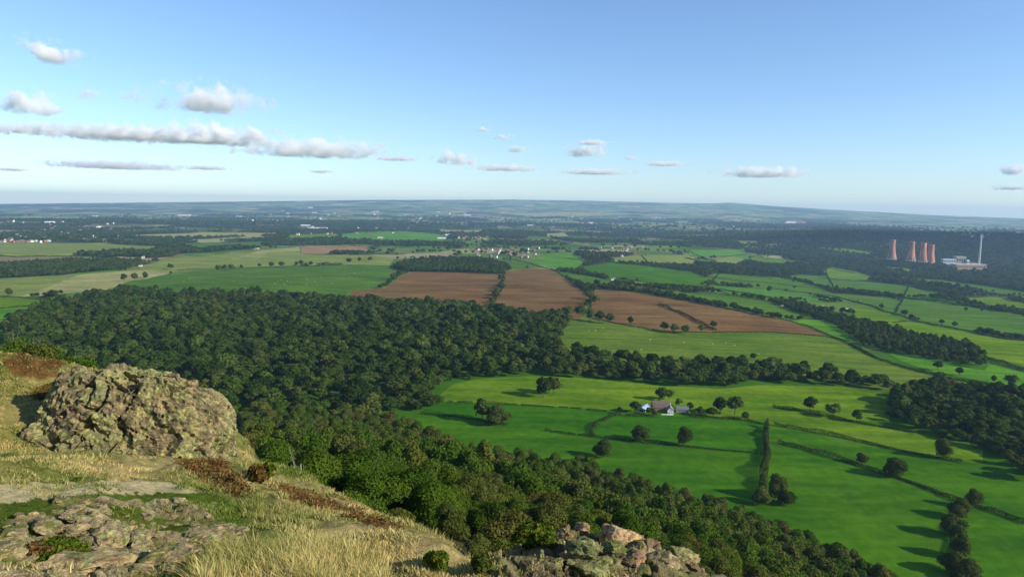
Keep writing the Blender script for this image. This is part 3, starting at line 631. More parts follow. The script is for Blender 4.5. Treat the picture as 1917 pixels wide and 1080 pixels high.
# ------------------------------------------------------------------ lone and field trees: picture x, y of the foot, height in picture pixels, label
TREES = [
 (1017,744,50,'large dark oak standing alone in the lime pasture'),
 (1036,738,34,'smaller dark tree close behind the large lone oak'),
 (902,790,46,'tall rounded tree, left one of the pair on the field hedge'),
 (932,795,38,'low spreading tree, right one of the pair on the field hedge'),
 (1197,826,32,'brownish tree on the hedge below the farm, left of the round oak'),
 (1280,834,36,'dark round oak on the hedge below the farm'),
 (1128,857,36,'dark round tree where hedge and lane meet, casting a long shadow'),
 (1190,773,24,'bushy tree beside the grey farm shed'),
 (1238,750,26,'dark tree right behind the farmhouse roof'),
 (1252,748,20,'low tree behind the farmhouse chimney'),
 (1348,776,34,'broad tree right of the farmyard, nearer of two'),
 (1376,777,38,'dark tree right of the farmyard, farther of two'),
 (1310,778,18,'small garden tree beside the farm outbuilding'),
 (1328,778,15,'low garden shrub tree right of the outbuilding'),
 (1516,771,30,'spreading hawthorn, left of three on the upper hedge'),
 (1560,781,28,'spreading hawthorn, middle of three on the upper hedge'),
 (1604,790,24,'small thin tree, right of three on the upper hedge'),
 (1763,858,38,'tree at the end of the second long hedge by the dark wood'),
 (1613,868,22,'small sapling above the last long hedge'),
 (1673,892,38,'leaning green tree on the last long hedge'),
 (1452,935,50,'big dark tree at the foot of the tall hedge'),
 (1425,945,34,'shadowed tree left of the tall hedge foot'),
 (1470,945,30,'low dark tree right of the tall hedge foot'),
 (1822,950,36,'dark tree at the top of the tree line on the right'),
 (1795,970,40,'dark tree second in the tree line on the right'),
 (1785,1003,42,'dark tree midway down the tree line on the right'),
 (1800,1045,46,'large dark tree low in the tree line on the right'),
 (1782,1072,46,'dark tree at the bottom of the tree line on the right'),
 (1815,1085,40,'lowest tree by the bottom right field'),
 (1085,592,32,'tallest tree at the corner of the ploughed field and great wood'),
 (1105,600,22,'dark round tree below the right ploughed field, first in the row'),
 (1122,603,22,'dark round tree below the right ploughed field, second in the row'),
 (1142,606,20,'dark round tree below the right ploughed field, third in the row'),
 (1062,594,26,'tree at the wood corner below the middle ploughed field'),
 (1180,608,16,'single tree on the bare edge of the right ploughed field'),
 (1243,621,19,'dark tree in the clump below the right ploughed field, left'),
 (1262,624,18,'dark tree in the clump below the right ploughed field, middle'),
 (1283,625,17,'dark tree in the clump below the right ploughed field, right'),
 (1312,622,14,'bushy tree where the ploughed hedge ends'),
 (1335,616,16,'dark tree at the end of the hedge in the ploughed field'),
 (1115,570,24,'dark tree on the hedge between the ploughed fields, lower'),
 (1103,560,22,'dark tree on the hedge between the ploughed fields, upper'),
 (930,560,20,'tree on the thin hedge between the left ploughed fields'),
 (940,545,18,'taller tree on the thin hedge between the left ploughed fields'),
 (936,526,12,'small tree at the top of the thin ploughed hedge'),
 (736,524,14,'small dark tree on the edge of the left ploughed field'),
 (17,556,17,'round tree on the far left field hedge'),
 (100,560,22,'flat topped tree beside the stubble field'),
 (232,527,15,'tree right of the stubble field, first of three'),
 (252,525,17,'tree right of the stubble field, second of three'),
 (272,522,18,'tree right of the stubble field, third of three'),
 (319,505,13,'lone round tree in the olive field'),
 (408,508,12,'hedgerow tree above the sheep field, leftmost'),
 (433,506,13,'hedgerow tree above the sheep field, second from left'),
 (452,504,9,'hedgerow tree above the sheep field, third from left'),
 (486,501,8,'small hedgerow tree above the sheep field, fourth'),
 (508,501,11,'hedgerow tree above the sheep field, fifth'),
 (527,500,14,'hedgerow tree above the sheep field, sixth and tallest'),
 (555,498,9,'low hedgerow tree above the sheep field, seventh'),
 (564,497,13,'hedgerow tree above the sheep field, eighth'),
 (582,498,9,'hedgerow tree above the sheep field, ninth'),
 (653,493,12,'tree on the far edge of the sheep field, first'),
 (673,491,14,'tree on the far edge of the sheep field, second'),
 (693,490,12,'tree on the far edge of the sheep field, third'),
 (726,478,12,'tree just left of the square copse'),
 (1117,537,16,'pale round bush tree above the right ploughed field'),
 (1440,548,13,'upright tree at the end of the thick hedge'),
 (1487,541,7,'little tree on the upper right hedge'),
 (1485,529,6,'little tree on the middle right hedge'),
 (1410,674,14,'lone tree sticking up at the lower edge of the sheep pasture'),
 (1566,541,8,'small tree in the wide right field'),
 (1588,545,8,'small tree near the right hedge end'),
 (1808,583,8,'lone tree in the far right field'),
 (1838,583,5,'tiny tree in the far right field'),
 (1745,735,24,'tree on the valley wood edge right'),
 (1755,693,18,'round tree in the hedge under the right copse, first'),
 (1796,703,16,'round tree in the hedge under the right copse, second'),
 (1893,722,22,'big round tree in the hedge near the right edge'),
 (1860,716,14,'round tree in the hedge near the right edge, smaller'),
 (1762,608,11,'round tree on the upper right hedge line'),
 (1787,613,12,'bushy tree on the upper right hedge line'),
 (1693,592,13,'dark tree on the upper right hedge line, left'),
 (1650,580,12,'dark tree at the start of the upper right hedge line'),
 (1224,779,12,'low bush at the left end of the garden wall'), (1214,776,14,'dark shrub between shed and lane'), (1299,778,13,'dark shrub hard against the grey outbuilding'), (1292,768,16,'dark tree behind the grey outbuilding'), (1334,780,18,'dark yard tree between outbuilding and the two broad trees'), (1270,762,17,'dark tree behind the gap between house and outbuilding'), (1395,786,16,'bushy tree at the right end of the farmyard hedge'), (1160,775,14,'bushy tree on the hedge at the top of the lane'),
 (1466,601,0,'')]
tp = UP([(t[0], t[1]) for t in TREES]); tz = H(tp[:, 0], tp[:, 1])
for k, (u, v, hp, lb) in enumerate(TREES):
    if not hp: continue
    dep = tp[k, 1] * math.cos(PITCH) - tz[k] * math.sin(PITCH)
    hm = hp * dep / FPX * 1.02
    i = k % 4
    d = PROTO_FAR[i]; total = d[4] + d[3] * .95
    near = dep < 640
    if near:
        i = [6, 7, 8][k % 3]; total = PROTO_NEAR[i][4] + PROTO_NEAR[i][3] * .95
    sc = min(hm, 22) / total
    w = sc * (1.15 if hp < 30 else 1.08) * (1.2 if 'spread' in lb or 'broad' in lb else 1)
    lo = .22 if not near else .12
    r = tree_from('near' if near else 'far', i, (tp[k, 0], tp[k, 1], tz[k] - .1 * hm), k * 1.7, (w, w, sc * 1.08), 'field_tree', lb)
for i in range(4):
    if len(FAR) <= i or FAR[i] is None: print('missing far proto', i)
# dark leaves for lone trees near: their crowns share the hillside mesh, so they keep its leaves

# ------------------------------------------------------------------ hedges: each a thing of its own
HEDGES = [  # height, width, leaf size, gaps 0..1, label, line
 (2.0,2.4,.45,.25,'thin gappy hedge between lime and dark green pasture',[(838,753),(900,755),(955,758),(1035,762),(1060,763),(1112,769),(1150,771),(1182,770)]),
 (2.4,2.6,.5,.05,'dark hedge under the pair of trees',[(786,776),(850,780),(900,788),(950,796)]),
 (2.2,2.4,.5,.1,'short dark hedge ending in open pasture',[(1020,807),(1060,813),(1112,819)]),
 (3.0,3.0,.5,.2,'bushy lane hedge leading up to the farm',[(1152,777),(1118,792),(1106,808),(1112,818)]),
 (2.2,2.4,.5,.12,'hedge with two oaks across the pastures below the farm',[(1112,819),(1190,828),(1240,832),(1280,836),(1330,841),(1428,850)]),
 (2.4,3.0,.5,.05,'farmyard hedge in front of the white farmhouse',[(1290,781),(1345,784),(1395,787),(1428,795)]),
 (2.2,3.0,.5,.2,'garden hedge left of the farmhouse',[(1152,777),(1180,779),(1205,781),(1232,780)]),
 (2.8,3.4,.5,.06,'first long hedge right of the tall hedge with three hawthorns',[(1446,763),(1480,766),(1520,774),(1560,782),(1600,791),(1660,801),(1710,811)]),
 (3.0,3.6,.5,.04,'second long hedge right of the tall hedge',[(1448,796),(1500,805),(1560,816),(1620,829),(1680,843),(1755,858),(1802,867)]),
 (3.4,4.0,.5,.04,'last long hedge running to the right edge of the fields',[(1455,829),(1500,841),(1560,858),(1620,876),(1670,891),(1730,913),(1790,938),(1850,956),(1930,984)]),
 (3.0,4.0,.55,.1,'low hedge under the tree line on the right',[(1800,945),(1787,975),(1784,1010),(1786,1050),(1784,1090)]),
 (3.0,3.5,.8,.1,'hedge between the left and middle ploughed fields',[(918,585),(928,558),(940,540),(944,512)]),
 (3.2,3.8,.8,.03,'thick hedge curving round the middle ploughed field',[(1031,504),(1060,521),(1085,539),(1108,556),(1105,575),(1092,590)]),
 (5.0,6.0,.8,.03,'dark hedge cutting into the right ploughed field',[(1232,571),(1255,579),(1285,593),(1310,605),(1340,619)]),
 (2.2,2.6,.7,.1,'hedge between ploughed field and sheep pasture',[(1098,594),(1150,605),(1180,611),(1250,622),(1340,623),(1440,622),(1500,627),(1545,630),(1592,640)]),
 (2.8,3.2,.8,.02,'long hedge along the top of the right ploughed field',[(1188,545),(1280,561),(1363,578),(1420,589),(1477,601),(1520,615),(1563,633),(1600,650),(1640,670)]),
 (3.2,4.5,.8,.0,'thick dark hedge under the right copse down to the right edge',[(1590,645),(1640,671),(1700,691),(1762,706),(1850,723),(1940,740)]),
 (2.6,3.4,1.0,.02,'hedge below the village running to the ploughed fields',[(960,486),(1000,496),(1029,504),(1078,513),(1135,523)]),
 (2.4,3.0,1.0,.05,'thin hedge above the green field right of centre',[(1280,549),(1338,549),(1380,555),(1442,565),(1470,570)]),
 (4.5,6.0,1.1,.05,'thick overgrown hedge left of the barn',[(1325,540),(1370,546),(1410,552),(1442,558)]),
 (3.0,3.5,1.1,.05,'upper short hedge in the right fields',[(1343,511),(1400,517),(1445,521)]),
 (2.8,3.2,1.1,.05,'long thin hedge across the right fields',[(1310,518),(1400,527),(1470,533),(1540,541)]),
 (2.8,3.2,1.1,.03,'hedge stepping down to the right fields',[(1460,521),(1505,527),(1538,539),(1563,544),(1600,546)]),
 (3.0,3.4,1.0,.03,'hedge behind the barns running right',[(1440,540),(1488,546),(1530,551),(1572,557),(1605,566)]),
 (3.6,5.0,.9,.06,'long bushy hedge below the wide right field',[(1597,565),(1639,576),(1672,588),(1705,598),(1747,609),(1797,618),(1864,628),(1940,640)]),
 (8.0,12.0,1.3,.0,'belt of trees above the wide right field',[(1657,555),(1700,560),(1740,564),(1800,573),(1860,581),(1930,594)]),
 (5.0,9.0,1.2,.1,'short row of bushes in the right field',[(1608,549),(1630,551),(1645,551)]),
 (7.0,14.0,1.1,.0,'dark belt of trees from the barns to the right copse',[(1478,572),(1505,577),(1530,590),(1560,600),(1597,612)]),
 (4.5,7.0,.9,.0,'dark hedge running right from the copse',[(1842,672),(1880,684),(1930,696)]),
 (2.6,3.0,.8,.2,'faint hedge beside the copse field',[(1672,605),(1700,602),(1720,604)]),
 (7.0,12.0,1.3,.05,'dark row of trees by the small white cottage',[(1077,511),(1100,514),(1120,519),(1137,523)]),
 (7.0,14.0,1.3,.05,'dark trees around the cream cottage',[(1140,538),(1170,541),(1200,545),(1220,546)]),
 (6.0,12.0,1.4,.05,'dark thick row below the olive field',[(1215,494),(1245,499),(1280,507)]),
 (6.0,12.0,1.4,.05,'dark thicket row at the head of the valley fields',[(1282,484),(1310,490),(1343,496),(1378,502)]),
 (2.5,3.2,1.1,.05,'straight hedge above the sheep field',[(330,506),(420,502),(500,501),(560,499),(640,496)]),
 (9.0,16.0,1.4,.0,'dense clipped block of trees above the sheep field',[(592,497),(615,497),(640,495)]),
 (6.0,10.0,1.2,.1,'dark tree belt on the far left',[(-20,478),(30,482),(90,481),(160,480),(240,478)]),
 (7.0,14.0,1.4,.05,'dark trees behind the dry pasture',[(230,481),(270,478),(300,473),(350,468),(400,462),(450,459)]),
 (2.6,3.6,.8,.1,'field hedge at the left edge',[(-20,557),(40,557),(95,562)]),
 (2.6,3.6,.8,.1,'lower field hedge at the left edge',[(-20,580),(60,573),(110,566)]),
 (2.5,4.0,1.1,.15,'hedge round the bright village field',[(1060,483),(1098,491),(1085,500),(1110,514)]),
 (3.0,4.0,1.1,.05,'hedge above the dark green field',[(1142,491),(1200,497),(1285,508)]),
 (3.0,4.0,1.2,.05,'hedge along the edge of the spinney field',[(1400,481),(1470,489),(1545,500),(1600,512)]),
 (3.2,4.5,1.1,.1,'short cross hedge right of the bright village field',[(1108,476),(1125,483),(1142,491)]),
 (3.2,4.5,1.2,.1,'short cross hedge in the olive field beyond the village',[(1200,478),(1208,486),(1215,494)]),
 (3.2,4.5,1.2,.1,'short cross hedge left of the round hill field',[(1290,468),(1300,476),(1338,488)]),
 (3.2,4.5,1.1,.1,'cross hedge dropping from the spinney',[(1378,505),(1350,510),(1335,524),(1320,537)]),
 (3.0,4.5,1.1,.05,'hedge along the lower edge of the dark green field',[(1150,522),(1215,529),(1280,537),(1335,538)]),
 (3.0,4.5,1.1,.1,'cross hedge between knoll and stepping hedge',[(1545,501),(1550,520),(1563,543)]),
 (3.0,4.5,1.2,.1,'hedge below the far bright field',[(1292,480),(1340,481),(1395,476),(1430,482)]),
 (4.5,8.0,1.3,.1,'tree hedge through the narrow valley side field',[(1690,529),(1760,536),(1840,548),(1930,562)]),
 (4.5,8.0,1.3,.1,'tree hedge above the narrow valley side field',[(1640,512),(1720,518),(1800,527),(1930,545)]),
 (3.0,4.0,1.0,.1,'cross hedge in the wide right hand field',[(1700,536),(1690,560),(1675,586)]),
 (3.5,5.0,1.1,.1,'hedge at the foot of the knoll',[(1530,520),(1600,526),(1680,533),(1760,545)]),
]
def hedge(h, w, ls, gap, label, line, name='hedge', dens=1.0):
    P = UP(line); seg = np.diff(P, axis=0); L = np.hypot(*seg.T); tot = L.sum()
    rg = np.random.default_rng(abs(hash(label)) % 1 + int(tot * 7) % 99991)
    n = int(min(16000, tot * (2 * h + w) / (ls * ls) * 1.0 * dens) + 30)
    s = rg.uniform(0, tot, n)
    g = vnoise(s / 7.0, s * 0, seed=41); big = vnoise(s / 23.0, s * 0 + 3, seed=42)
    keep = g > (-1 + 2 * gap * .75) if gap > 0 else np.ones(n, bool); s = s[keep]; g = g[keep]; big = big[keep]; n = len(s)
    cum = np.concatenate([[0], np.cumsum(L)]); k = np.clip(np.searchsorted(cum, s) - 1, 0, len(L) - 1); t = (s - cum[k]) / L[k]
    C = P[k] + seg[k] * t[:, None]; nrm = np.stack([-seg[k][:, 1], seg[k][:, 0]], 1) / L[k][:, None]
    a = rg.uniform(0, np.pi, n); hh = h * (1 + .28 * g + .3 * big); ww = w * (1 + .25 * g)
    off = np.cos(a) * ww / 2; up = np.sin(a) ** .7 * hh * rg.uniform(.75, 1.05, n)
    C = C + nrm * (off + vnoise(s / 30, s * 0, seed=43) * w * .3)[:, None]
    z = H(C[:, 0], C[:, 1])
    N = np.column_stack([nrm * np.cos(a)[:, None], np.sin(a) + .1])
    V, Fq = leaf_quads(np.column_stack([C, z + up]), N, ls, .4, rg)
    o = mesh_np(name, V, Fq, M['leaf_hedge']); tag(o, label, 'hedge' if h < 6 else 'tree belt')
    return o
for hg in HEDGES: hedge(*hg, name='hedge' if hg[0] < 6 else 'tree_belt')
# the tall line of narrow trees running straight away from the viewer
cp = UP([(1431,925),(1432,905),(1432,888),(1433,872),(1433,858),(1434,846),(1434,835),(1435,825),(1435,816),(1436,808),(1436,800)])
for k in range(len(cp)):
    x, y = cp[k]; hz = float(H(x, y)); sc = (5.2 + .5 * (k % 3)) / 12.6 * (1.0 if k < 8 else 1.15)
    tree_from('near', [2, 0, 4, 2][k % 4], (x, y, hz - .5), k * 2.1, (sc * .62, sc * .9, sc * (1.0 + .5 * (k > 7))), 'hedgerow_tree', 'narrow upright tree in the tall line between the pastures', 'tree', 'tall line of trees between the pastures')

# ------------------------------------------------------------------ great woods: far more trees than one could count
hedge(6.6, 5.0, .5, .0, 'tall narrow hedge of trees running straight away between the pastures', [(1431,925),(1432,888),(1433,858),(1434,835),(1435,816),(1436,800)], name='tree_belt', dens=1.6)
def scatter_wood(key, spacing, label, zoff=0, smin=.75, smax=1.15, zs=1.0):
    poly = WOODS[key]; P = UP(poly); mn, mx = P.min(0), P.max(0)
    gx, gy = np.meshgrid(np.arange(mn[0] - 5, mx[0] + 5, spacing), np.arange(mn[1] - 5, mx[1] + 5, spacing))
    gx = gx.ravel() + rng.uniform(-.6, .6, gx.size) * spacing; gy = gy.ravel() + rng.uniform(-.6, .6, gy.size) * spacing
    k = inpoly(gx, gy, P) & (np.hypot(gx, gy) > foot(gx, gy) - 5); k &= rng.random(len(gx)) > .07; gx, gy = gx[k], gy[k]; n = len(gx)
    s = (smin + (smax - smin) * rng.random(n) ** 1.4) * (1 + .15 * vnoise(gx / 60, gy / 60, seed=51)); s3 = np.stack([s, s, s * rng.uniform(.85, 1.15, n) * zs], 1)
    o = instancer(key, np.stack([gx, gy, H(gx, gy) - 1.2 + zoff], 1), s3, rng.uniform(0, 6.28, n), rng.integers(0, 4, n), crowns(FAR), label, 'wood'); print(key, n); return o
scatter_wood('great_wood', 11.2, 'great dark oakwood filling the middle ground and the valley', smin=.85, smax=2.1, zs=.80)
scatter_wood('right_wood', 9.6, 'dark wood on the right above the long hedges', smin=1.0, smax=1.7, zs=.8)
scatter_wood('right_copse', 8.8, 'long dark copse between the fields on the right')
scatter_wood('square_copse', 9.5, 'square dark copse behind the left ploughed field', smin=1.0, smax=1.5)
scatter_wood('left_copse', 9.5, 'long dark plantation at the left edge', smin=.9, smax=1.3)
scatter_wood('spinney', 10, 'spinney on the slope above the hedged fields', smin=.8, smax=1.2)

# ------------------------------------------------------------------ wooded country beyond
def far_trees(name, n, d0, d1, sc, seed, label, thr=.5):
    rg = np.random.default_rng(seed); D = np.exp(rg.uniform(math.log(d0), math.log(d1), n * 3)) ; az = np.radians(rg.uniform(-39, 39, n * 3)); x = D * np.sin(az); y = D * np.cos(az)
    w = woodmask(x, y); c1, c2, e = voro(x / 330 + .2 * vnoise(x / 400, y / 400, seed=31), y / 330, seed=30)
    hed = (e < .05) & (c2 > .35)
    keep = (w > thr) | hed; x, y = x[keep], y[keep]
    z = H(x, y); U, Vv = project(x, y, z)
    k = ~in_any(U, Vv, FIELD_POLYS) & ~in_any(U, Vv, WOOD_POLYS); x, y, z = x[k][:n], y[k][:n], z[k][:n]; m_ = len(x)
    s = rg.uniform(.7, 1.2, m_) * sc; s3 = np.stack([s * 1.25, s * 1.25, s], 1)
    instancer(name, np.stack([x, y, z - 1.5], 1), s3, rg.uniform(0, 6.28, m_), rg.integers(0, 4, m_), crowns(FAR), label, 'woodland'); print(name, m_)
far_trees('hedgerow_woodland', 12000, 1500, 3600, 1.0, 61, 'scattered hedgerow trees and spinneys of the middle distance')
far_trees('distant_woodland', 24000, 3400, 8500, 1.55, 62, 'dark woods and tree lines of the far country')
far_trees('horizon_woodland', 12000, 8500, 15000, 2.6, 63, 'blue woods towards the horizon')


# ------------------------------------------------------------------ hilltop in the foreground
def zone(U, V, poly, soft=14):
    """0..1 inside a picture polygon, with a noisy edge"""
    n = vnoise(U / 22, V / 9, seed=71) * soft; n2 = vnoise(U / 8 + 9, V / 5, seed=72) * soft * .5
    return inpoly(U + n, V + (n + n2) * .4, poly).astype(float)
Z_PATH = [(-900,908),(0,904),(130,904),(260,898),(370,910),(378,922),(200,924),(100,930),(0,944),(-900,980)]
Z_TURF = [(-900,985),(0,946),(60,928),(200,918),(400,922),(450,950),(470,990),(400,1000),(330,945),(250,948),(150,955),(100,985),(0,1000),(-900,1100)]
Z_ROCK = [(-900,1200),(-300,1000),(0,990),(110,945),(200,932),(330,940),(400,975),(470,1000),(450,1045),(380,1080),(400,1300),(-900,1400)]
Z_BRACK = [[(15,672),(60,664),(110,668),(125,690),(70,710),(20,700)],[(335,868),(400,868),(440,895),(475,925),(440,930),(380,900)],[(505,905),(560,915),(640,945),(760,985),(740,995),(640,965),(540,935)],[(70,725),(110,722),(120,745),(80,750)]]
Z_LONG = [(375,1062),(440,1040),(560,1034),(650,1040),(700,1056),(730,1110),(380,1110)]
STRAW = np.array((.42, .33, .135)); OLIVE = np.array((.15, .17, .045)); PALE = np.array((.52, .44, .24)); GREEN = np.array((.070, .115, .016)); SOIL = np.array((.10, .085, .04)); RUST = np.array((.17, .075, .03))
def hilltop_color(x, y, z):
    U, V = project(x, y, z)
    n = fbm(x / 1.9, y / 1.9, seed=75) + .3 * fbm(x / .35, y / .35, seed=76, oct=2)
    c = mixc(OLIVE, STRAW, sstep(n, -.35, .40)); c = c * (1 + .35 * fbm(x / .22, y / .22, seed=77, oct=2))[..., None]
    left = sstep(-U, -220, 0) * (V < 900)
    c = mixc(c, np.array((.20, .20, .04)), left * .5)
    c = mixc(c, GREEN * (1 + .4 * fbm(x / .5, y / .5, seed=78))[..., None], zone(U, V, Z_TURF) * .9)
    c = mixc(c, PALE * (1 + .2 * fbm(x / .5, y / .5, seed=79))[..., None], zone(U, V, Z_PATH, 8) * .9)
    bh, bs, bc, rk = bedrock(x, y)
    moss = mixc(np.array((.090, .125, .018)), np.array((.22, .19, .075)), sstep(fbm(x / .3, y / .3, seed=80), -.1, .3))
    c = mixc(c, moss, rk * .9)
    stone = mixc(np.array((.22, .17, .09)), np.array((.46, .37, .21)), bc); stone = mixc(stone, np.array((.30, .31, .15)), sstep(fbm(x / .4, y / .4, seed=149), .1, .3) * .7)
    shelf = (x > -.1) & (y > 5) & (x < 6)
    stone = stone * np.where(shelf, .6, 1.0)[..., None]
    c = mixc(c, stone * (1 + .5 * fbm(x / .07, y / .07, seed=150, oct=2))[..., None], bs)
    for p in Z_BRACK: c = mixc(c, RUST, zone(U, V, p) * .85)
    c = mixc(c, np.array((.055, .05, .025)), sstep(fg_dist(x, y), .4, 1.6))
    return np.clip(c, .01, 1)
def bedrock(x, y):
    """blocky rock breaking through the turf: (height, stone 0..1, cell value)"""
    U, V = project(x, y, fg(x, y))
    rk = zone(U, V, Z_ROCK, 20); shelf = ((x > -.1) & (y > 5) & (x < 6) & (fg_dist(x, y) < .8)).astype(float); k = np.maximum(rk, shelf)
    wx = .12 * fbm(x / .5, y / .5, seed=140, oct=2); wy = .12 * fbm(x / .5, y / .5, seed=141, oct=2)
    c1, c2, e = voro((x + wx) / .62, (y + wy) / .40, seed=142); d1, d2, f = voro((x + wx) / .21, (y + wy) / .15, seed=146)
    big = fbm(x / 1.6, y / 1.6, seed=148, oct=2)
    st = sstep(c1 + .7 * big, .36, .48) * sstep(e, .02, .30); st2 = sstep(f, .02, .25)
    h = k * st * (.02 + .06 * c2 + .035 * d1 * st2 + (.08 * shelf))
    return h, k * st * (.55 + .45 * st2), d1, k
def fine(x, y):
    return bedrock(x, y)[0] + fbm(x / .45, y / .45, seed=83, oct=3) * .07 + np.abs(fbm(x / .9, y / .9, seed=84, oct=2)) * .10
def build_hilltop():
    az = np.radians(np.radians(1) * 0 + np.concatenate([np.linspace(-85, -40, 60)[:-1], np.linspace(-40, 24, 760), np.linspace(26, 62, 16)])); r = np.geomspace(2.0, 62, 640)
    A, R_ = np.meshgrid(az, r); X = R_ * np.sin(A); Y = R_ * np.cos(A); Z = fg(X, Y) + fine(X, Y)
    hz = hill(X, Y); keep = (Z > hz - 3)
    V = np.stack([X, Y, Z], -1).reshape(-1, 3); n = len(az)
    i = np.arange((len(r) - 1) * n).reshape(len(r) - 1, n)[:, :-1].ravel(); i = i[keep.ravel()[i]]
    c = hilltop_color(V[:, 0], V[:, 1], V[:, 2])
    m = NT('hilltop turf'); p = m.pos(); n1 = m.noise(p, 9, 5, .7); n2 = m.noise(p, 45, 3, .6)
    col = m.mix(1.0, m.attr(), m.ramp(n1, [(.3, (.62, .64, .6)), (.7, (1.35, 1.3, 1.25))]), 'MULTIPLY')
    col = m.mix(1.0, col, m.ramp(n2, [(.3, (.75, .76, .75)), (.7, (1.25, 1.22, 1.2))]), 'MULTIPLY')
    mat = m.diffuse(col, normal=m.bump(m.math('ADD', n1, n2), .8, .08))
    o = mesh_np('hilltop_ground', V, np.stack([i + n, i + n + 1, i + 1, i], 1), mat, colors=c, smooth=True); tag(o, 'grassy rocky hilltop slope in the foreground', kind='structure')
build_hilltop()
def GZ(x, y): return fg(x, y) + fine(x, y)

# grass: blades gathered in tufts, one object
def grass(name, n_tufts, hmin, hmax, blades, width, seed, label, azr=(-44, 12), rr=(5, 44), longzone=False, spread=.11):
    rg = np.random.default_rng(seed)
    r = np.exp(rg.uniform(math.log(rr[0]), math.log(rr[1]), n_tufts)) if not longzone else rg.uniform(*rr, n_tufts)
    a = np.radians(rg.uniform(*azr, n_tufts)); x = r * np.sin(a); y = r * np.cos(a); z = GZ(x, y); U, V = project(x, y, z)
    clump = fbm(x / .7, y / .7, seed=90, oct=2)
    ok = (fg_dist(x, y) < .9)
    if longzone: ok &= inpoly(U, V, Z_LONG)
    else:
        bad = zone(U, V, Z_TURF) * .45 + zone(U, V, Z_PATH) * .7 + zone(U, V, Z_ROCK) * .92 + sum(zone(U, V, p) for p in Z_BRACK) * .8
        shelf = (x > -.1) & (x < 6) & (y > 5)
        ok &= (fbm(x / 1.1, y / 1.1, seed=93, oct=3) > -.16) & (rg.random(n_tufts) > bad) & (~shelf | (rg.random(n_tufts) > .93)) & (clump + rg.uniform(-.25, .35, n_tufts) > -.05)
        ok &= ~inpoly(U, V, [(110,720),(240,690),(400,735),(455,780),(455,885),(330,868),(150,850),(95,790)])
    x, y, z, r = x[ok], y[ok], z[ok], r[ok]; n = len(x)
    h = rg.uniform(hmin, hmax, n) * (1 + .5 * fbm(x / 2.2, y / 2.2, seed=91, oct=2))
    tone = np.clip(.5 + .9 * fbm(x / 1.9, y / 1.9, seed=75) + rg.normal(0, .22, n), 0, 1)
    if not longzone: Ut, Vt = project(x, y, z); tf = zone(Ut, Vt, Z_TURF); tone = tone * (1 - .85 * tf); h = h * (1 - .45 * tf)
    base = mixc(np.array((.13, .18, .030)), np.array((.60, .46, .185)), tone) * (1.25 if longzone else 1)
    k = np.repeat(np.arange(n), blades); m_ = len(k)
    ang = rg.uniform(0, 6.283, m_); rad0 = rg.uniform(0, spread, m_); bx = x[k] + np.cos(ang) * rad0; by = y[k] + np.sin(ang) * rad0; bz = z[k] - .03
    lean = rg.uniform(.1, .75, m_) * h[k]; la = ang + rg.normal(0, .6, m_); hh = h[k] * rg.uniform(.55, 1.15, m_)
    dx, dy = np.cos(la) * lean - .12 * h[k], np.sin(la) * lean
    wa = rg.uniform(0, 3.14, m_); w = width * rg.uniform(.6, 1.3, m_) * (1 + r[k] / 18) / 2; wx, wy = np.cos(wa) * w, np.sin(wa) * w
    P0 = np.stack([bx - wx, by - wy, bz], 1); P1 = np.stack([bx + wx, by + wy, bz], 1)
    P2 = np.stack([bx + dx * .4 + wx * .8, by + dy * .4 + wy * .8, bz + hh * .62], 1); P3 = np.stack([bx + dx * .4 - wx * .8, by + dy * .4 - wy * .8, bz + hh * .62], 1)
    P4 = np.stack([bx + dx, by + dy, bz + hh * .95], 1)
    Vv = np.stack([P0, P1, P2, P3, P4], 1).reshape(-1, 3); b = np.arange(m_)[:, None] * 5
    cc = np.repeat(base[k] * rg.uniform(.75, 1.25, (m_, 1)), 5, axis=0)
    m = NT(name); mat = m.diffuse(m.attr(), trans=.3)
    o = mesh_np(name, Vv, [b + np.array([[0, 1, 2, 3]]), b + np.array([[3, 2, 4]])], mat, colors=cc); tag(o, label, 'grass', kind='stuff'); print(name, n)
grass('tussock_grass', 130000, .035, .12, 11, .009, 5, 'straw coloured and olive tussock grass over the foreground slope')
grass('far_grass', 90000, .08, .20, 9, .012, 9, 'rough yellow-green grass on the hillock and the far part of the slope', rr=(19, 46))
grass('long_grass', 3000, .20, .36, 26, .006, 6, 'long pale grass at the bottom edge of the picture', azr=(-26, -6), rr=(6.5, 9.5), longzone=True, spread=.14)

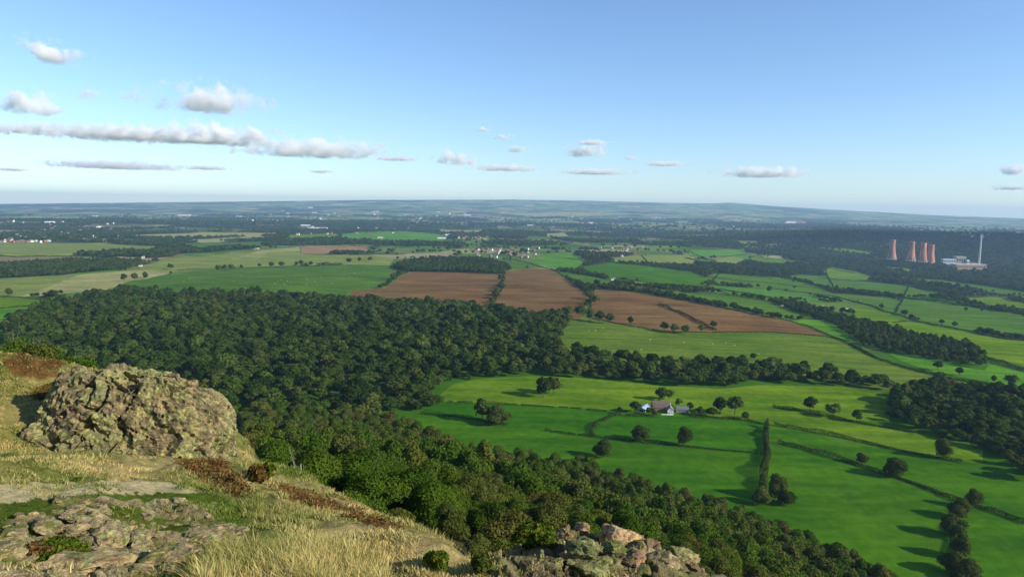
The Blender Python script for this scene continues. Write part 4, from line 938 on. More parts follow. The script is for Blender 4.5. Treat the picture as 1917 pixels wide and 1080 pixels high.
# ------------------------------------------------------------------ rocks
def rock_mat(name, base, lichen=.35, scale=1.0):
    m = NT(name); p = m.coord('Object'); w = m.pos()
    n1 = m.noise(w, 1.1 * scale, 5, .65); n2 = m.noise(w, 7 * scale, 5, .7); n3 = m.noise(w, (.75 if scale < 2 else 2.6) * scale, 4, .6, .6)
    c = m.ramp(n1, [(.28, base[0]), (.45, base[1]), (.58, base[2]), (.72, base[3])])
    c = m.mix(1.0, c, m.ramp(n2, [(.25, (.45, .45, .45)), (.5, (1, 1, 1)), (.75, (1.5, 1.45, 1.4))]), 'MULTIPLY')
    v = m.vor(w, 5.5 * scale, 'F1'); lm = m.math('MULTIPLY', m.mapr(n3, .60 - lichen * .3, .66 - lichen * .3, 0, 1), m.mapr(v, .1, .55, 1, .25))
    c = m.mix(lm, c, m.ramp(n2, [(.3, (.20, .25, .08)), (.7, (.40, .48, .18))]))
    cellv = m.n('ShaderNodeTexVoronoi', feature='F1'); m.l(m.mix(.12, w, m.n('ShaderNodeTexNoise').outputs['Color']), cellv.inputs['Vector']); cellv.inputs['Scale'].default_value = 3.4 * scale
    sc_ = m.n('ShaderNodeSeparateColor'); m.l(cellv.outputs['Color'], sc_.inputs[0])
    c = m.mix(1.0, c, m.ramp(sc_.outputs[0], [(0, (.55, .53, .50)), (.4, (.95, .92, .86)), (.75, (1.1, .98, .82)), (1, (1.35, 1.25, 1.05))]), 'MULTIPLY')
    g = m.n('ShaderNodeNewGeometry').outputs['Normal']; sp = m.n('ShaderNodeSeparateXYZ'); m.l(g, sp.inputs[0])
    moss = m.math('MULTIPLY', m.mapr(sp.outputs[2], .55, .9, 0, 1), m.mapr(m.noise(w, 1.7 * scale, 4), .50, .60, 0, .85))
    c = m.mix(moss, c, (.115, .135, .022))
    n4 = m.noise(m.scalevec(w, (1, 1, 3.0), (.5, .6, .2)), 2.2 * scale, 5, .75, 1.2)
    c = m.mix(1.0, c, m.ramp(n4, [(.36, (.38, .36, .33)), (.46, (1, 1, 1)), (.75, (1.2, 1.15, 1.1))]), 'MULTIPLY')
    h = m.math('ADD', n2, m.math('MULTIPLY', n4, 1.5))
    return m.done(c, .92, m.bump(h, .9, .09 / scale), .12)
M['crag'] = rock_mat('lichened crag rock', [(.10, .088, .060), (.20, .170, .10), (.30, .245, .14), (.155, .145, .105)], .42, 1.5)
M['stone'] = rock_mat('pale outcrop stone', [(.18, .145, .085), (.28, .23, .13), (.36, .29, .17), (.23, .19, .125)], .25, 2.5)
M['tan'] = rock_mat('tan boulder', [(.34, .22, .12), (.44, .31, .18), (.50, .37, .22), (.38, .26, .15)], .05, 3)
M['orange'] = rock_mat('orange slab', [(.38, .19, .06), (.46, .25, .08), (.50, .30, .12), (.42, .24, .10)], .0, 3)
M['pink'] = rock_mat('pinkish boulder', [(.16, .10, .065), (.23, .15, .10), (.30, .21, .14), (.19, .135, .09)], .1, 3)
M['lichen'] = rock_mat('lichen crusted rock', [(.09, .08, .05), (.16, .14, .08), (.22, .20, .11), (.13, .115, .07)], .9, 3)
def rock_mesh(name, seed, sub, dims, cuts=16, amp=.10, mat=None, depth=(.55, .92)):
    bm = bmesh.new(); bmesh.ops.create_icosphere(bm, subdivisions=sub, radius=1)
    V = np.array([v.co[:] for v in bm.verts]); rg = np.random.default_rng(seed)
    for _ in range(cuts):
        n = rg.normal(0, 1, 3); n /= np.linalg.norm(n); d = rg.uniform(*depth); e = V @ n - d; V = V - np.maximum(e, 0)[:, None] * n * .93
    q = V * 1.0; nr = V / (np.linalg.norm(V, axis=1)[:, None] + 1e-6)
    disp = .16 * facets(q[:, 0] * 1.6 + seed, q[:, 1] * 1.6, q[:, 2] * 2.2, seed) + .06 * facets(q[:, 0] * 4.5 + seed, q[:, 1] * 4.5, q[:, 2] * 6, seed + 3) + .6 * amp * fbm(q[:, 0] * 1.8 + seed, q[:, 1] * 1.8, q[:, 2] * 1.8, seed=seed, oct=5, gain=.55)
    V = V + nr * disp[:, None]; V = V * np.array(dims)
    for v, c in zip(bm.verts, V): v.co = c
    me = bpy.data.meshes.new(name); bm.to_mesh(me); bm.free(); me.materials.append(mat)
    for p in me.polygons: p.use_smooth = sub >= 5
    return me
def put(me, name, loc, rot=(0, 0, 0), sc=(1, 1, 1), label=None, cat='rock', group=None, mat=None):
    o = bpy.data.objects.new(name, me); COL.objects.link(o); o.location = loc; o.rotation_euler = rot; o.scale = sc; tag(o, label, cat, group)
    if mat: o.material_slots[0].link = 'OBJECT'; o.material_slots[0].material = mat
    return o
# the crag on the left: one weathered mass, its foot buried in the slope
def build_crag():
    bm = bmesh.new(); bmesh.ops.create_icosphere(bm, subdivisions=7, radius=1)
    V = np.array([v.co[:] for v in bm.verts]); bm.verts.ensure_lookup_table()
    P = V / (np.abs(V) ** 7).sum(1)[:, None] ** (1 / 7)
    su = np.array([75, 110, 150, 200, 240, 300, 350, 400, 430, 450, 462.]); sv_ = np.array([715, 690, 677, 675, 680, 692, 706, 724, 740, 762, 800.])
    Y0 = 31.5; sr_ = rays(su, sv_); sx_ = sr_[:, 0] / sr_[:, 1] * Y0; sz_ = sr_[:, 2] / sr_[:, 1] * Y0
    cx = (sx_[0] + sx_[-1]) / 2; hw = (sx_[-1] - sx_[0]) / 2 * .96; cx -= .15; x = cx + P[:, 0] * hw
    zb = -15.0; t = (P[:, 2] + 1) / 2; y = 31.3 + P[:, 1] * 3.4 + np.where(P[:, 1] < 0, 1.9 * t - .7, .0) + .06 * (x - cx)
    zt = (np.interp(x * 31.5 / y, sx_, sz_) - .30) * y / 31.5; z = zb + (zt - zb) * t
    x = x + np.where(P[:, 0] < -.3, (.9 * t - .25) * (-P[:, 0] - .3) / .7, 0)
    x = x + np.where(P[:, 0] > .5, -.25 + .12 * np.sin(t * 9), 0)
    P = np.stack([x, y, z], 1)
    nr = np.stack([V[:, 0], V[:, 1], V[:, 2] * .7], 1); nr /= np.linalg.norm(nr, axis=1)[:, None]
    wx = .25 * fbm(x, y, z, seed=105, oct=3); tilt = x * .50 + z * .86 + wx; across = x * .86 - z * .50 + wx
    disp = .30 * fbm(x / 2.4, y / 2.4, z / 2.4, seed=101, oct=3) + .45 * facets(across / 1.7, y / 1.5, tilt / 1.0, 110)
    P = P + nr * disp[:, None]
    rgc = np.random.default_rng(44)
    for _ in range(300):                                     # joint planes: slice the bumps off flat
        i0 = rgc.integers(0, len(P)); n0 = nr[i0] + rgc.normal(0, .10, 3); n0 /= np.linalg.norm(n0); R_ = rgc.uniform(.7, 1.9)
        dlt = P - P[i0]; near = np.clip((R_ * R_ - (dlt * dlt).sum(1)) / (.35 * R_ * R_), 0, 1) * ((nr @ nr[i0]) > .5); e = dlt @ n0 - .02; P = P - (np.clip(e, 0, .30) * near * .92)[:, None] * n0
    k1 = fbm(across / 1.1, y / 1.1, tilt / 5.0, seed=107, oct=3); k2 = fbm(across / 4.0, y / 2.0, tilt / .9, seed=108, oct=3)
    disp = .12 * facets(across / .5, y / .5, tilt / .30, 120) + .06 * facets(across / .2, y / .2, tilt / .13, 130) - .35 * np.exp(-(k1 / .022) ** 2) - .22 * np.exp(-(k2 / .02) ** 2) + .12
    P = P + nr * disp[:, None]
    for v, c in zip(bm.verts, P): v.co = c
    me = bpy.data.meshes.new('crag'); bm.to_mesh(me); bm.free(); me.materials.append(M['crag'])
    o = bpy.data.objects.new('rocky_crag', me); COL.objects.link(o); o.location = (0, 0, 0)
    tag(o, 'big lichen spotted crag standing out of the grassy slope on the left', 'crag')
build_crag()

stones = [rock_mesh('stone', 200 + k, 4, (1, .8, .42), 14, .12, M['stone']) for k in range(6)]
rg = random.Random(12); cnt = 0
def stone_at(u, v, wpx, label, group=None, mat=None, flat=1.0, name='stone', sink=.42, k=None):
    P = UP([(u, v)], 3.0)[0]; x, y = P; z = float(GZ(x, y)); dep = y; w = wpx * dep / FPX / 2
    me = stones[k if k is not None else rg.randrange(6)]
    return put(me, name, (x, y, z + w * .42 * flat * (1 - 2 * sink) * .5), (rg.uniform(-.2, .2), rg.uniform(-.2, .2), rg.uniform(0, 6.28)), (w, w, w * flat), label, 'stone', group, mat)
tried = 0; placed = []
while cnt < 95 and tried < 6000:
    tried += 1; u = rg.uniform(-20, 450); v = rg.uniform(930, 1085)
    if not inpoly(np.array(u), np.array(v), Z_ROCK): continue
    wpx = rg.choice([14, 20, 26, 34, 46, 60]) * (1 + (v - 950) / 160)
    if any(abs(u - a) < (wpx + c) * .36 and abs(v - b) < (wpx + c) * .13 for a, b, c in placed): continue
    placed.append((u, v, wpx)); cnt += 1
    stone_at(u, v, wpx, 'flat pale stone bedded in the turf of the lower left outcrop', 'stones of the lower left outcrop', sink=.42)
for (u, v, w, lb) in [(265,1045,75,'long flat grey slab in the outcrop right of the bilberry bush'),(215,1040,50,'upright pinkish block beside the bilberry bush'),(150,1078,190,'broad pale lichened slab at the bottom left edge'),(25,1010,70,'large tan stone at the left edge of the outcrop'),(15,1050,70,'dark grey stone in the bottom left corner'),(320,1062,120,'wide rough slab at the bottom of the outcrop'),
                      (400,945,18,'small white stone by the turf edge'),(555,1000,14,'pale stone halfway down the grass slope'),(765,985,26,'pale stone on the edge of the slope'),(740,982,14,'small pale stone near the slope edge'),(505,885,24,'pale rock below the crag foot')]:
    stone_at(u, v, w, lb, sink=.25, mat=M['stone'] if w > 40 else M['lichen'])
# the right-hand outcrop: every rock is its own object, from the photograph's list: x, y of foot, width, height
RR = [(1166,1040,92,62,'tan','big tan boulder with a rounded top on the right outcrop'),(1138,1034,44,14,'orange','flat orange slab leaning under the big boulder'),
 (1042,1006,48,26,'pink','pinkish angular boulder at the left end of the outcrop'),(1073,998,16,13,'pink','small pink stone beside the pinkish boulder'),(1104,998,40,15,'tan','low tan rock behind the dark gap'),
 (970,1004,18,8,'pink','lone small pink stone in the shade'),(1015,1008,14,8,'lichen','small pale stone left of the pinkish boulder'),(1064,1026,18,16,'orange','reddish stone in the dark gap'),(1055,1016,22,16,'stone','grey stone above the reddish stone'),
 (1090,1062,84,32,'lichen','yellow-green lichened rock below the dark gap'),(1062,1062,30,24,'stone','dark edged rock left of the lichened rock'),(1190,1058,44,26,'stone','rough rock at the foot of the big boulder'),
 (1222,1054,40,26,'pink','brownish rock right of the big boulder'),(1150,1064,50,22,'lichen','lichen covered rock below the orange slab'),(1266,1066,44,24,'lichen','yellowish rock in the lower right of the outcrop'),
 (1298,1072,18,16,'lichen','small round yellow stone near the right end'),(1342,1068,44,26,'pink','pale rock at the far right of the outcrop'),(1322,1056,30,12,'stone','low grey rock behind the right end'),(1372,1082,34,18,'stone','last rock at the right tip of the outcrop'),
 (1112,1086,90,28,'lichen','broad lichened rock at the bottom edge'),(1062,1082,20,16,'pink','pink stone at the bottom edge'),(1011,1074,16,18,'lichen','upright pale stone in the shadow'),(1240,1088,80,28,'stone','wide rock at the bottom edge below the brown one'),
 (1185,1084,56,24,'pink','reddish rock at the bottom edge'),(1310,1090,60,24,'stone','dark rock at the bottom edge near the right end'),(1205,1072,30,16,'orange','orange stained stone among the lower rocks'),(1245,1062,26,14,'stone','small grey stone between brown and yellowish rocks')]
for k, (u, v, w, h, mt, lb) in enumerate(RR):
    P = UP([(u, min(v, 1078))], 3.0)[0]
    if P[1] > 12.5: P = np.array([(u - 958) / FPX * 11.2, 11.2])
    x, y = P; z = float(GZ(x, y)); d = y * 1.08; W_ = w * d / FPX / 2; Hh = h * d / FPX
    me = rock_mesh('boulder', 300 + k, 5, (W_, W_ * .85, Hh * .72), 15, .16, M[mt])
    put(me, 'boulder' if w > 40 else 'stone', (x, y + W_ * .3, z + Hh * .30), (0, 0, rg.uniform(-.5, .5)), (1, 1, 1), lb, 'rock')
# filler rubble under them
for k in range(46):
    u = rg.uniform(1040, 1375); v = rg.uniform(1045 + max(0, (u - 1240)) * .16, 1083)
    stone_at(u, v, rg.uniform(14, 34), 'small rough stone filling between the rocks of the right outcrop', 'rubble of the right outcrop', mat=M[rg.choice(['lichen', 'stone', 'pink'])], flat=1.4, sink=.1)

# ------------------------------------------------------------------ bracken, bushes, stump, birch sapling
def patch(name, poly, h, n, ls, mat, label, cat, tmin=3.0, seed=1):
    rg = np.random.default_rng(seed); P = UP(poly, tmin); mn, mx = P.min(0), P.max(0); x = rg.uniform(mn[0], mx[0], n * 6); y = rg.uniform(mn[1], mx[1], n * 6)
    x = mn[0] - .6 + (x - mn[0]) * (1 + 1.2 / (mx[0] - mn[0])); y = mn[1] - .6 + (y - mn[1]) * (1 + 1.2 / (mx[1] - mn[1])); U, Vq = project(x, y, GZ(x, y)); k = inpoly(U + 26 * vnoise(x / .7, y / .7, seed=160) + rg.normal(0, 7, len(x)), Vq + 9 * vnoise(x / .5, y / .5, seed=161) + rg.normal(0, 3, len(x)), poly) & (vnoise(x / .35, y / .35, seed=162) > -.45); x, y = x[k][:n], y[k][:n]; c = fbm(x / .8, y / .8, seed=seed, oct=2); z = GZ(x, y) + rg.uniform(.2, 1, len(x)) * h * (1 + 1.1 * c)
    N = np.column_stack([rg.normal(0, .4, len(x)), rg.normal(0, .4, len(x)) - .3, np.ones(len(x))])
    V, Fq = leaf_quads(np.column_stack([x, y, z]), N, ls, .5, rg, .5); o = mesh_np(name, V, Fq, mat); tag(o, label, cat, kind='stuff')
bl = ['rust brown bracken on the hillock at the left edge', 'rust brown bracken at the foot of the crag', 'long strip of rusty bracken along the slope edge', 'small reddish bracken patch under the left hillock']
for k, p in enumerate(Z_BRACK): patch('bracken', p, .11 if k else .16, 16000 if k != 3 else 5000, .055, M['leaf_brack'], bl[k], 'bracken', seed=20 + k)
def bush(u, v, wpx, hpx, mat, label, n=1500, ls=.05, seed=1, name='bush'):
    x, y = UP([(u, v)], 3.0)[0]; y = min(y, 34); w = wpx * y / FPX / 2; h = hpx * y / FPX
    r = empty(name, (x, y, float(GZ(x, y)))); tag(r, label, 'bush'); crown('foliage', n, ls, w, h * .55, h * .45, 9, seed, M[mat], .6, r)
    st = MB()
    for k in range(5):
        a = k * 1.26; st.box((math.cos(a) * w * .2, math.sin(a) * w * .2, h * .22), (.02, .02, h * .5), a)
    st.build('stem', M['bark'], r)
bush(1005,1045,100,48,'leaf_bush','mossy green bush in the gap left of the right outcrop',2600,.05,3)
bush(820,1078,62,40,'leaf_bush','bright green bush at the bottom edge of the slope',2000,.05,4)
bush(110,1062,150,48,'leaf_bush','low bilberry bush among the stones at the lower left',3600,.05,5)
bush(75,1050,60,30,'leaf_brack','reddish tip of the bilberry bush at the lower left',700,.05,6)
bush(900,1072,60,30,'leaf_olive','withered shrub at the lip of the dark gap',900,.05,7)
bush(482,905,40,48,'leaf_brack','rusty shrub right of the crag foot',1200,.10,8)
bush(500,900,36,40,'leaf_bush','green shrub right of the crag foot',1200,.10,9)
bush(145,905,14,10,'leaf_bush','tiny dark thistle clump by the pale path',300,.04,10)
sx, sy = UP([(628,1045)], 3.0)[0]; sr = empty('dead_stump', (sx, sy, float(GZ(sx, sy)))); tag(sr, 'small dark dead gorse stump with broken branches in the long grass', 'stump')
m = NT('charred wood'); M['char'] = m.diffuse(m.ramp(m.noise(m.coord(), 20), [(.3, (.02, .016, .012)), (.7, (.06, .05, .04))]))
me = rock_mesh('root', 77, 3, (.16, .12, .13), 8, .3, M['char']); o = bpy.data.objects.new('root', me); COL.objects.link(o); o.parent = sr; o.location = (0.05, 0, .08)
for k, (a, b, L) in enumerate([(-.5, .9, .30), (.6, 1.2, .26), (2.8, .5, .34), (.1, .5, .22), (3.6, .9, .2)]):
    t = MB(); d = Vector((math.cos(a) * math.cos(b), .2 * math.sin(k), math.sin(b))) * L; q = d.to_track_quat('Z', 'Y'); V = []
    for p, r_ in ((Vector((0, 0, .04)), .028), (d * .5 + Vector((0, 0, .06)), .020), (d + Vector((0, 0, .04)), .006)):
        for j in range(6): V.append(p + q @ Vector((math.cos(j * 1.047) * r_, math.sin(j * 1.047) * r_, 0)))
    t.add(V, [(j, (j + 1) % 6, 6 + (j + 1) % 6, 6 + j) for j in range(6)] + [(6 + j, 6 + (j + 1) % 6, 12 + (j + 1) % 6, 12 + j) for j in range(6)]); t.build('branch', M['char'], sr, True)
# slim birch on the slope edge, and leafy saplings around it
def sapling(u, vtop, y, hgt, label, mat='leaf_olive', n=900, w=.22, name='birch_sapling', bare=.0, bark='birch'):
    d = rays(u, vtop); t = y / d[1]; top = d * t; r = empty(name, (top[0], top[1], top[2] - hgt)); tag(r, label, 'tree')
    trunk('trunk', hgt * .97, hgt * .012 + .005, int(u), M[bark], r, 5, .12, .015); crown('crown', n, .13, hgt * w, hgt * .34, hgt * (.62 + bare), 10, abs(int(u)), M[mat], .8, r, lob=(.3, .45))
sapling(563, 862, 20.5, 3.6, 'slim white stemmed birch sapling standing on the slope edge', n=1500, w=.20, bare=.06)
for k, (u, v, y, h, mt) in enumerate([(-20,628,52,6,'leaf_slope'),(25,612,55,7,'leaf_slope'),(62,632,50,5,'leaf_olive'),(100,640,52,5,'leaf_slope'),(140,655,54,5,'leaf_slope')]):
    sapling(u, v, y, h, ['yellow-green tree cut by the left edge of the picture','yellow-green bushy tree above the left hillock','small olive tree above the left hillock','leafy tree behind the hillock crest','low green tree at the right end of the hillock crest'][k], mt, 3200, .45, 'broadleaf_tree', bark='bark')


# ------------------------------------------------------------------ farm in the valley
def flat(name, c, rough=.8, var=.2, sc=1.5):
    m = NT(name); n = m.noise(m.pos(), sc, 4, .6); return m.done(m.ramp(n, [(.3, tuple(x * (1 - var) for x in c)), (.7, tuple(min(1, x * (1 + var)) for x in c))]), rough)
M['white'] = flat('whitewash', (.78, .77, .72), .8, .06); M['roof_brown'] = flat('brown roof tiles', (.13, .10, .08), .85, .25); M['brick'] = flat('red brick', (.34, .15, .09), .85, .2)
M['roof_grey'] = flat('grey slate roof', (.17, .16, .16), .7, .2); M['sheet'] = flat('blue-grey metal sheet', (.36, .42, .50), .5, .1); M['glass'] = flat('dark window glass', (.02, .022, .028), .15, .2)
M['cream'] = flat('cream render', (.62, .52, .36), .8, .08); M['concrete'] = flat('pale concrete', (.52, .51, .47), .8, .1, .05); M['red_roof'] = flat('red roof tiles', (.22, .12, .09), .85, .2)
M['stonewall'] = flat('farm stone', (.30, .26, .2), .85, .2)
def window(parent, c, w, h, ax='y', s=-1):
    f = MB(); p = MB()
    if ax == 'y':
        f.box((c[0], c[1] + s * .04, c[2]), (w + .2, .08, h + .2)); p.box((c[0], c[1] + s * .09, c[2]), (w, .04, h))
    else:
        f.box((c[0] + s * .04, c[1], c[2]), (.08, w + .2, h + .2)); p.box((c[0] + s * .09, c[1], c[2]), (.04, w, h))
    o = f.build('window', M['white'], parent); p.build('pane', M['glass'], o)
fx, fy = UP([(1257, 775)])[0]; fz = float(H(fx, fy)); px_m = fy / FPX
def at_farm(u, v): return UP([(u, v)])[0]
# main white house: ridge runs away from the viewer, its gable faces the pasture
g = empty('farmhouse', (fx, fy + 6, fz - .3), rad(-8), .86); tag(g, 'white farmhouse with its gable end facing the green pasture', 'farmhouse')
w = MB(); V0 = (3.1, 6.5)
w.v = []; MBg = MB().gable_wall((0, 0, 0), (13.0, 6.4), 4.6, 2.9)
MBg.v = [(-y, x, z) for x, y, z in MBg.v]; MBg.build('wall', M['white'], g)
rf = MB().gable((0, 0, 4.6), (13.0, 6.4), 2.9, .35, .22); rf.v = [(-y, x, z) for x, y, z in rf.v]; ro = rf.build('roof', M['roof_grey'], g)
for cy_ in (-5.2, 5.0): MB().box((.2, cy_, 8.2), (.8, .8, 2.4)).build('chimney', M['white'], ro)
window(g, (-1.5, -6.5, 1.6), 1.1, 1.2); window(g, (1.5, -6.5, 1.6), 1.1, 1.2); window(g, (0, -6.5, 4.3), 1.0, 1.1)
dd = MB().box((3.24, -1, 1.1), (.08, 1, 2.1)).build('door', M['roof_brown'], g); MB().box((3.31, -.65, 1.05), (.06, .08, .12)).build('handle', M['glass'], dd)
# brown roofed range to its left, with the red brick stack
bx_, by_ = fx - 8.6, fy + 12
g = empty('farmhouse_wing', (bx_, by_, fz - .2), rad(-6), .86); tag(g, 'brown roofed house range with a red brick gable left of the white gable', 'farmhouse')
MB().gable_wall((0, 0, 0), (12.5, 7.0), 4.2, 3.4).build('wall', M['brick'], g); ro = MB().gable((0, 0, 4.2), (12.5, 7.0), 3.4, .35, .22).build('roof', M['roof_brown'], g)
MB().box((-4.4, .2, 8.2), (1.5, 1.0, 2.6)).build('chimney', M['brick'], ro)
for xx in (-4, -1.2, 2.0): window(g, (xx, -3.5, 2.2), 1.1, 1.2)
g = empty('farm_barn', (bx_ + 3, by_ + 13, fz - .1), rad(4), .86); tag(g, 'long dark roofed barn behind the brown roofed house', 'barn')
MB().gable_wall((0, 0, 0), (19, 7.0), 4.4, 2.8).build('wall', M['brick'], g); MB().gable((0, 0, 4.4), (19, 7.0), 2.8, .3, .2).build('roof', M['roof_brown'], g); MB().box((-6.5, -3.54, 2.0), (3.4, .1, 3.6)).build('door', M['brick'], g)
g = empty('farm_outbuilding', (fx + 12.2, fy + 9, fz - .2), rad(-10), .86); tag(g, 'grey roofed stone outbuilding right of the white farmhouse', 'outbuilding')
MB().gable_wall((0, 0, 0), (13, 6.6), 3.6, 2.9).build('wall', M['stonewall'], g); MB().gable((0, 0, 3.6), (13, 6.6), 2.9, .3, .2).build('roof', M['roof_grey'], g); window(g, (-2.5, -3.3, 1.7), 1.2, 1.2); MB().box((2.5, -3.34, 1.3), (2.2, .08, 2.5)).build('door', M['sheet'], g)
sx_, sy_ = fx - 24, fy + 11
g = empty('farm_shed', (sx_, sy_, fz - .2), rad(60)); tag(g, 'open farm shed with a blue-grey sheet roof left of the farmhouse', 'shed')
MB().gable_wall((0, 0, 0), (15, 8), 3.4, 1.6).build('wall', M['sheet'], g); MB().gable((0, 0, 3.4), (15, 8), 1.6, .4, .12).build('roof', M['sheet'], g); MB().box((-7.54, 0, 1.5), (.1, 4, 2.9)).build('door', M['glass'], g)
wl = MB(); 
for k in range(9): wl.box((fx - 9.5 + k * 1.25, fy - 3.4 + .35 * k * .2, fz + .35), (1.22, .3, 1.1 + (k % 2) * .05), .04)
o = wl.build('garden_wall', M['white']); tag(o, 'low whitewashed garden wall left of the white gable', 'garden wall')

# ------------------------------------------------------------------ cottages and barns standing alone
def house_mesh(name, L, W_, hw, hr, wall, roof):
    a = MB().gable_wall((0, 0, 0), (L, W_), hw, hr); nw = len(a.f); a.gable((0, 0, hw), (L, W_), hr, .3, .25); c0 = len(a.f); a.box((L * .3, 0, hw + hr), (.9, .9, 2.0))
    wn0 = len(a.f)
    for xx in (-.3, 0, .3):
        for zz in ((1.6, 4.2) if hw > 4.5 else (1.6,)): a.box((L * xx, -W_ / 2 - .02, zz), (1.1, .06, 1.2))
    me = bpy.data.meshes.new(name); me.from_pydata(a.v, [], a.f); me.update()
    for m_ in (wall, roof, M['glass']): me.materials.append(m_)
    for i_, p in enumerate(me.polygons): p.material_index = 0 if i_ < nw else 1 if i_ < c0 else 0 if i_ < wn0 else 2
    return me
HM = [house_mesh('house', 12, 8, 5.2, 3.2, M['white'], M['roof_grey']), house_mesh('house', 11, 8, 5.2, 3.2, M['brick'], M['red_roof']), house_mesh('house', 14, 8, 5.2, 3.0, M['cream'], M['red_roof']),
      house_mesh('house', 10, 7.5, 5.0, 3.0, M['white'], M['red_roof']), house_mesh('house', 13, 8, 5.0, 3.2, M['brick'], M['roof_grey'])]
WM = [house_mesh('warehouse', 60, 30, 9, 3, M['white'], M['concrete']), house_mesh('warehouse', 90, 30, 10, 2.5, M['concrete'], M['white']), house_mesh('warehouse', 44, 24, 8, 3, M['cream'], M['concrete'])]
def stand(me, name, u, v, rz, sc, label, cat, group=None, lift=0):
    x, y = UP([(u, v)])[0]; o = bpy.data.objects.new(name, me); COL.objects.link(o); o.location = (x, y, float(H(x, y)) - .4 + lift); o.rotation_euler = (0, 0, rz); s_ = sc if not np.isscalar(sc) else (sc, sc, sc); o.scale = s_; tag(o, label, cat, group); return o
for a in [(HM[2],'cottage',1466,573,.3,1.0,'cream cottage with an orange roof by the right hand farm lane','cottage'), (WM[2],'barn',1505,571,-.2,.42,'white roofed barn among the dark trees right of the cream cottage','barn'),
          (HM[0],'cottage',1148,525,.1,1.1,'small white cottage above the right ploughed field','cottage'), (HM[2],'cottage',1174,541,.5,1.0,'cream cottage hidden in dark trees above the ploughed field','cottage'),
          (HM[3],'cottage',1540,574,.4,.6,'tiny white shed right of the barn','shed'), (WM[2],'barn',1583,579,.3,.28,'small pale barn in the bare yard on the right','barn'), (HM[3],'cottage',1478,572,.2,.7,'small house beside the cream cottage','cottage'),
          (WM[2],'barn',243,470,.1,.65,'white barn beyond the dry pasture on the left','barn'), (HM[3],'cottage',268,483,.3,1.1,'white cottage by the trees on the left','cottage'), (WM[0],'barn',478,466,.0,.6,'white roofed barn behind the olive field','barn'),
          (HM[0],'cottage',263,499,.2,.9,'half hidden white cottage at the end of the left plantation','cottage'), (WM[2],'barn',712,446,.1,.9,'grey white barn in the far green field','barn'), (WM[2],'barn',1395,433,.2,.8,'white building on the far wooded ridge right of centre','building')]: stand(*a)
rg = random.Random(5)
CL = [  # picture box, count, size factor, label, group, share of warehouses
 ((895,466,1010,484),34,1.35,'village house among trees beyond the middle ploughed field','village houses beyond the ploughed fields',0),
 ((1098,464,1215,482),24,1.30,'house of the hamlet right of the village above the bright fields','hamlet houses right of the village',0),
 ((-5,415,220,455),48,1.9,'pale house of the town spread at the left edge','town houses on the left',.10),
 ((0,448,100,456),12,1.5,'house in the row above the dry pasture','row of houses above the dry pasture',0),
 ((500,405,640,442),26,1.9,'pale house of the scattered town left of centre','town houses left of centre',.15),
 ((640,405,770,440),26,1.9,'pale house of the wooded town near the middle','town houses near the middle',.12),
 ((960,404,1200,424),46,2.6,'white house of the far town right of the middle','far town houses right of the middle',.08),
 ((820,440,915,448),14,1.6,'house in the thin row left above the village','thin row of houses above the village',.2),
 ((1585,424,1700,434),18,2.4,'white house on the far valley rim behind the power station','houses on the far valley rim',0),
 ((1780,438,1860,446),7,2.4,'pale house on the rim right behind the tall chimney','houses on the rim by the chimney',0),
 ((380,395,900,412),22,3.6,'pale distant building under the blue hills','distant buildings under the hills',.4),
 ((1200,402,1560,430),16,2.8,'pale distant building among the woods right of centre','distant buildings in the right hand woods',.2)]
for (x0, y0, x1, y1), n, sz, lb, gp, wf in CL:
    pu = [(rg.uniform(x0, x1), rg.uniform(y0, y1)) for _ in range(n)]
    if 'above the dry pasture' in lb: pu = [(x0 + (x1 - x0) * k / n, 455 - (k % 3)) for k in range(n)]
    P = UP(pu); z = H(P[:, 0], P[:, 1])
    for k in range(n):
        wh = rg.random() < wf; me = rg.choice(WM) if wh else rg.choice(HM); s_ = sz * rg.uniform(.8, 1.2) * (.55 if wh else 1)
        o = bpy.data.objects.new('warehouse' if wh else 'house', me); COL.objects.link(o); o.location = (P[k, 0], P[k, 1], z[k] + sz * 1.2); o.rotation_euler = (0, 0, rg.choice([0, .3, -.4, 1.2, 1.57])); o.scale = (s_,) * 3
        tag(o, ('pale warehouse' + lb[lb.index(' of ') if ' of ' in lb else lb.index(' in ') if ' in ' in lb else lb.index(' '):]) if wh else lb, 'warehouse' if wh else 'house', gp)
for (u, v, sx_, sy_, lb) in [(148,411,2.0,1.2,'long white factory roof in the left town'),(178,409,1.1,2.2,'bright white tall factory block in the left town'),(246,410,1.6,1.0,'low white factory right of the left town'),(345,404,2.6,1.2,'long pale factory strip far left of centre'),
                         (466,414,1.4,1.2,'white factory above the pale strips'),(594,429,2.6,1.0,'long white works in the town left of centre'),(613,404,1.0,2.0,'bright white tower block left of centre'),(875,404,1.6,1.4,'pale green roofed works under the hills'),
                         (1105,419,1.0,1.3,'brightest white hall in the far town right of the middle'),(581,390,1.4,1.8,'lone white speck of a building on the blue plain'),(1480,418,2.2,1.6,'sandy quarry building on the far right ridge')]:
    stand(WM[0], 'factory', u, v, 0, (sx_ * 1.4, 1.2, sy_ * 1.5), lb, 'factory', lift=2)

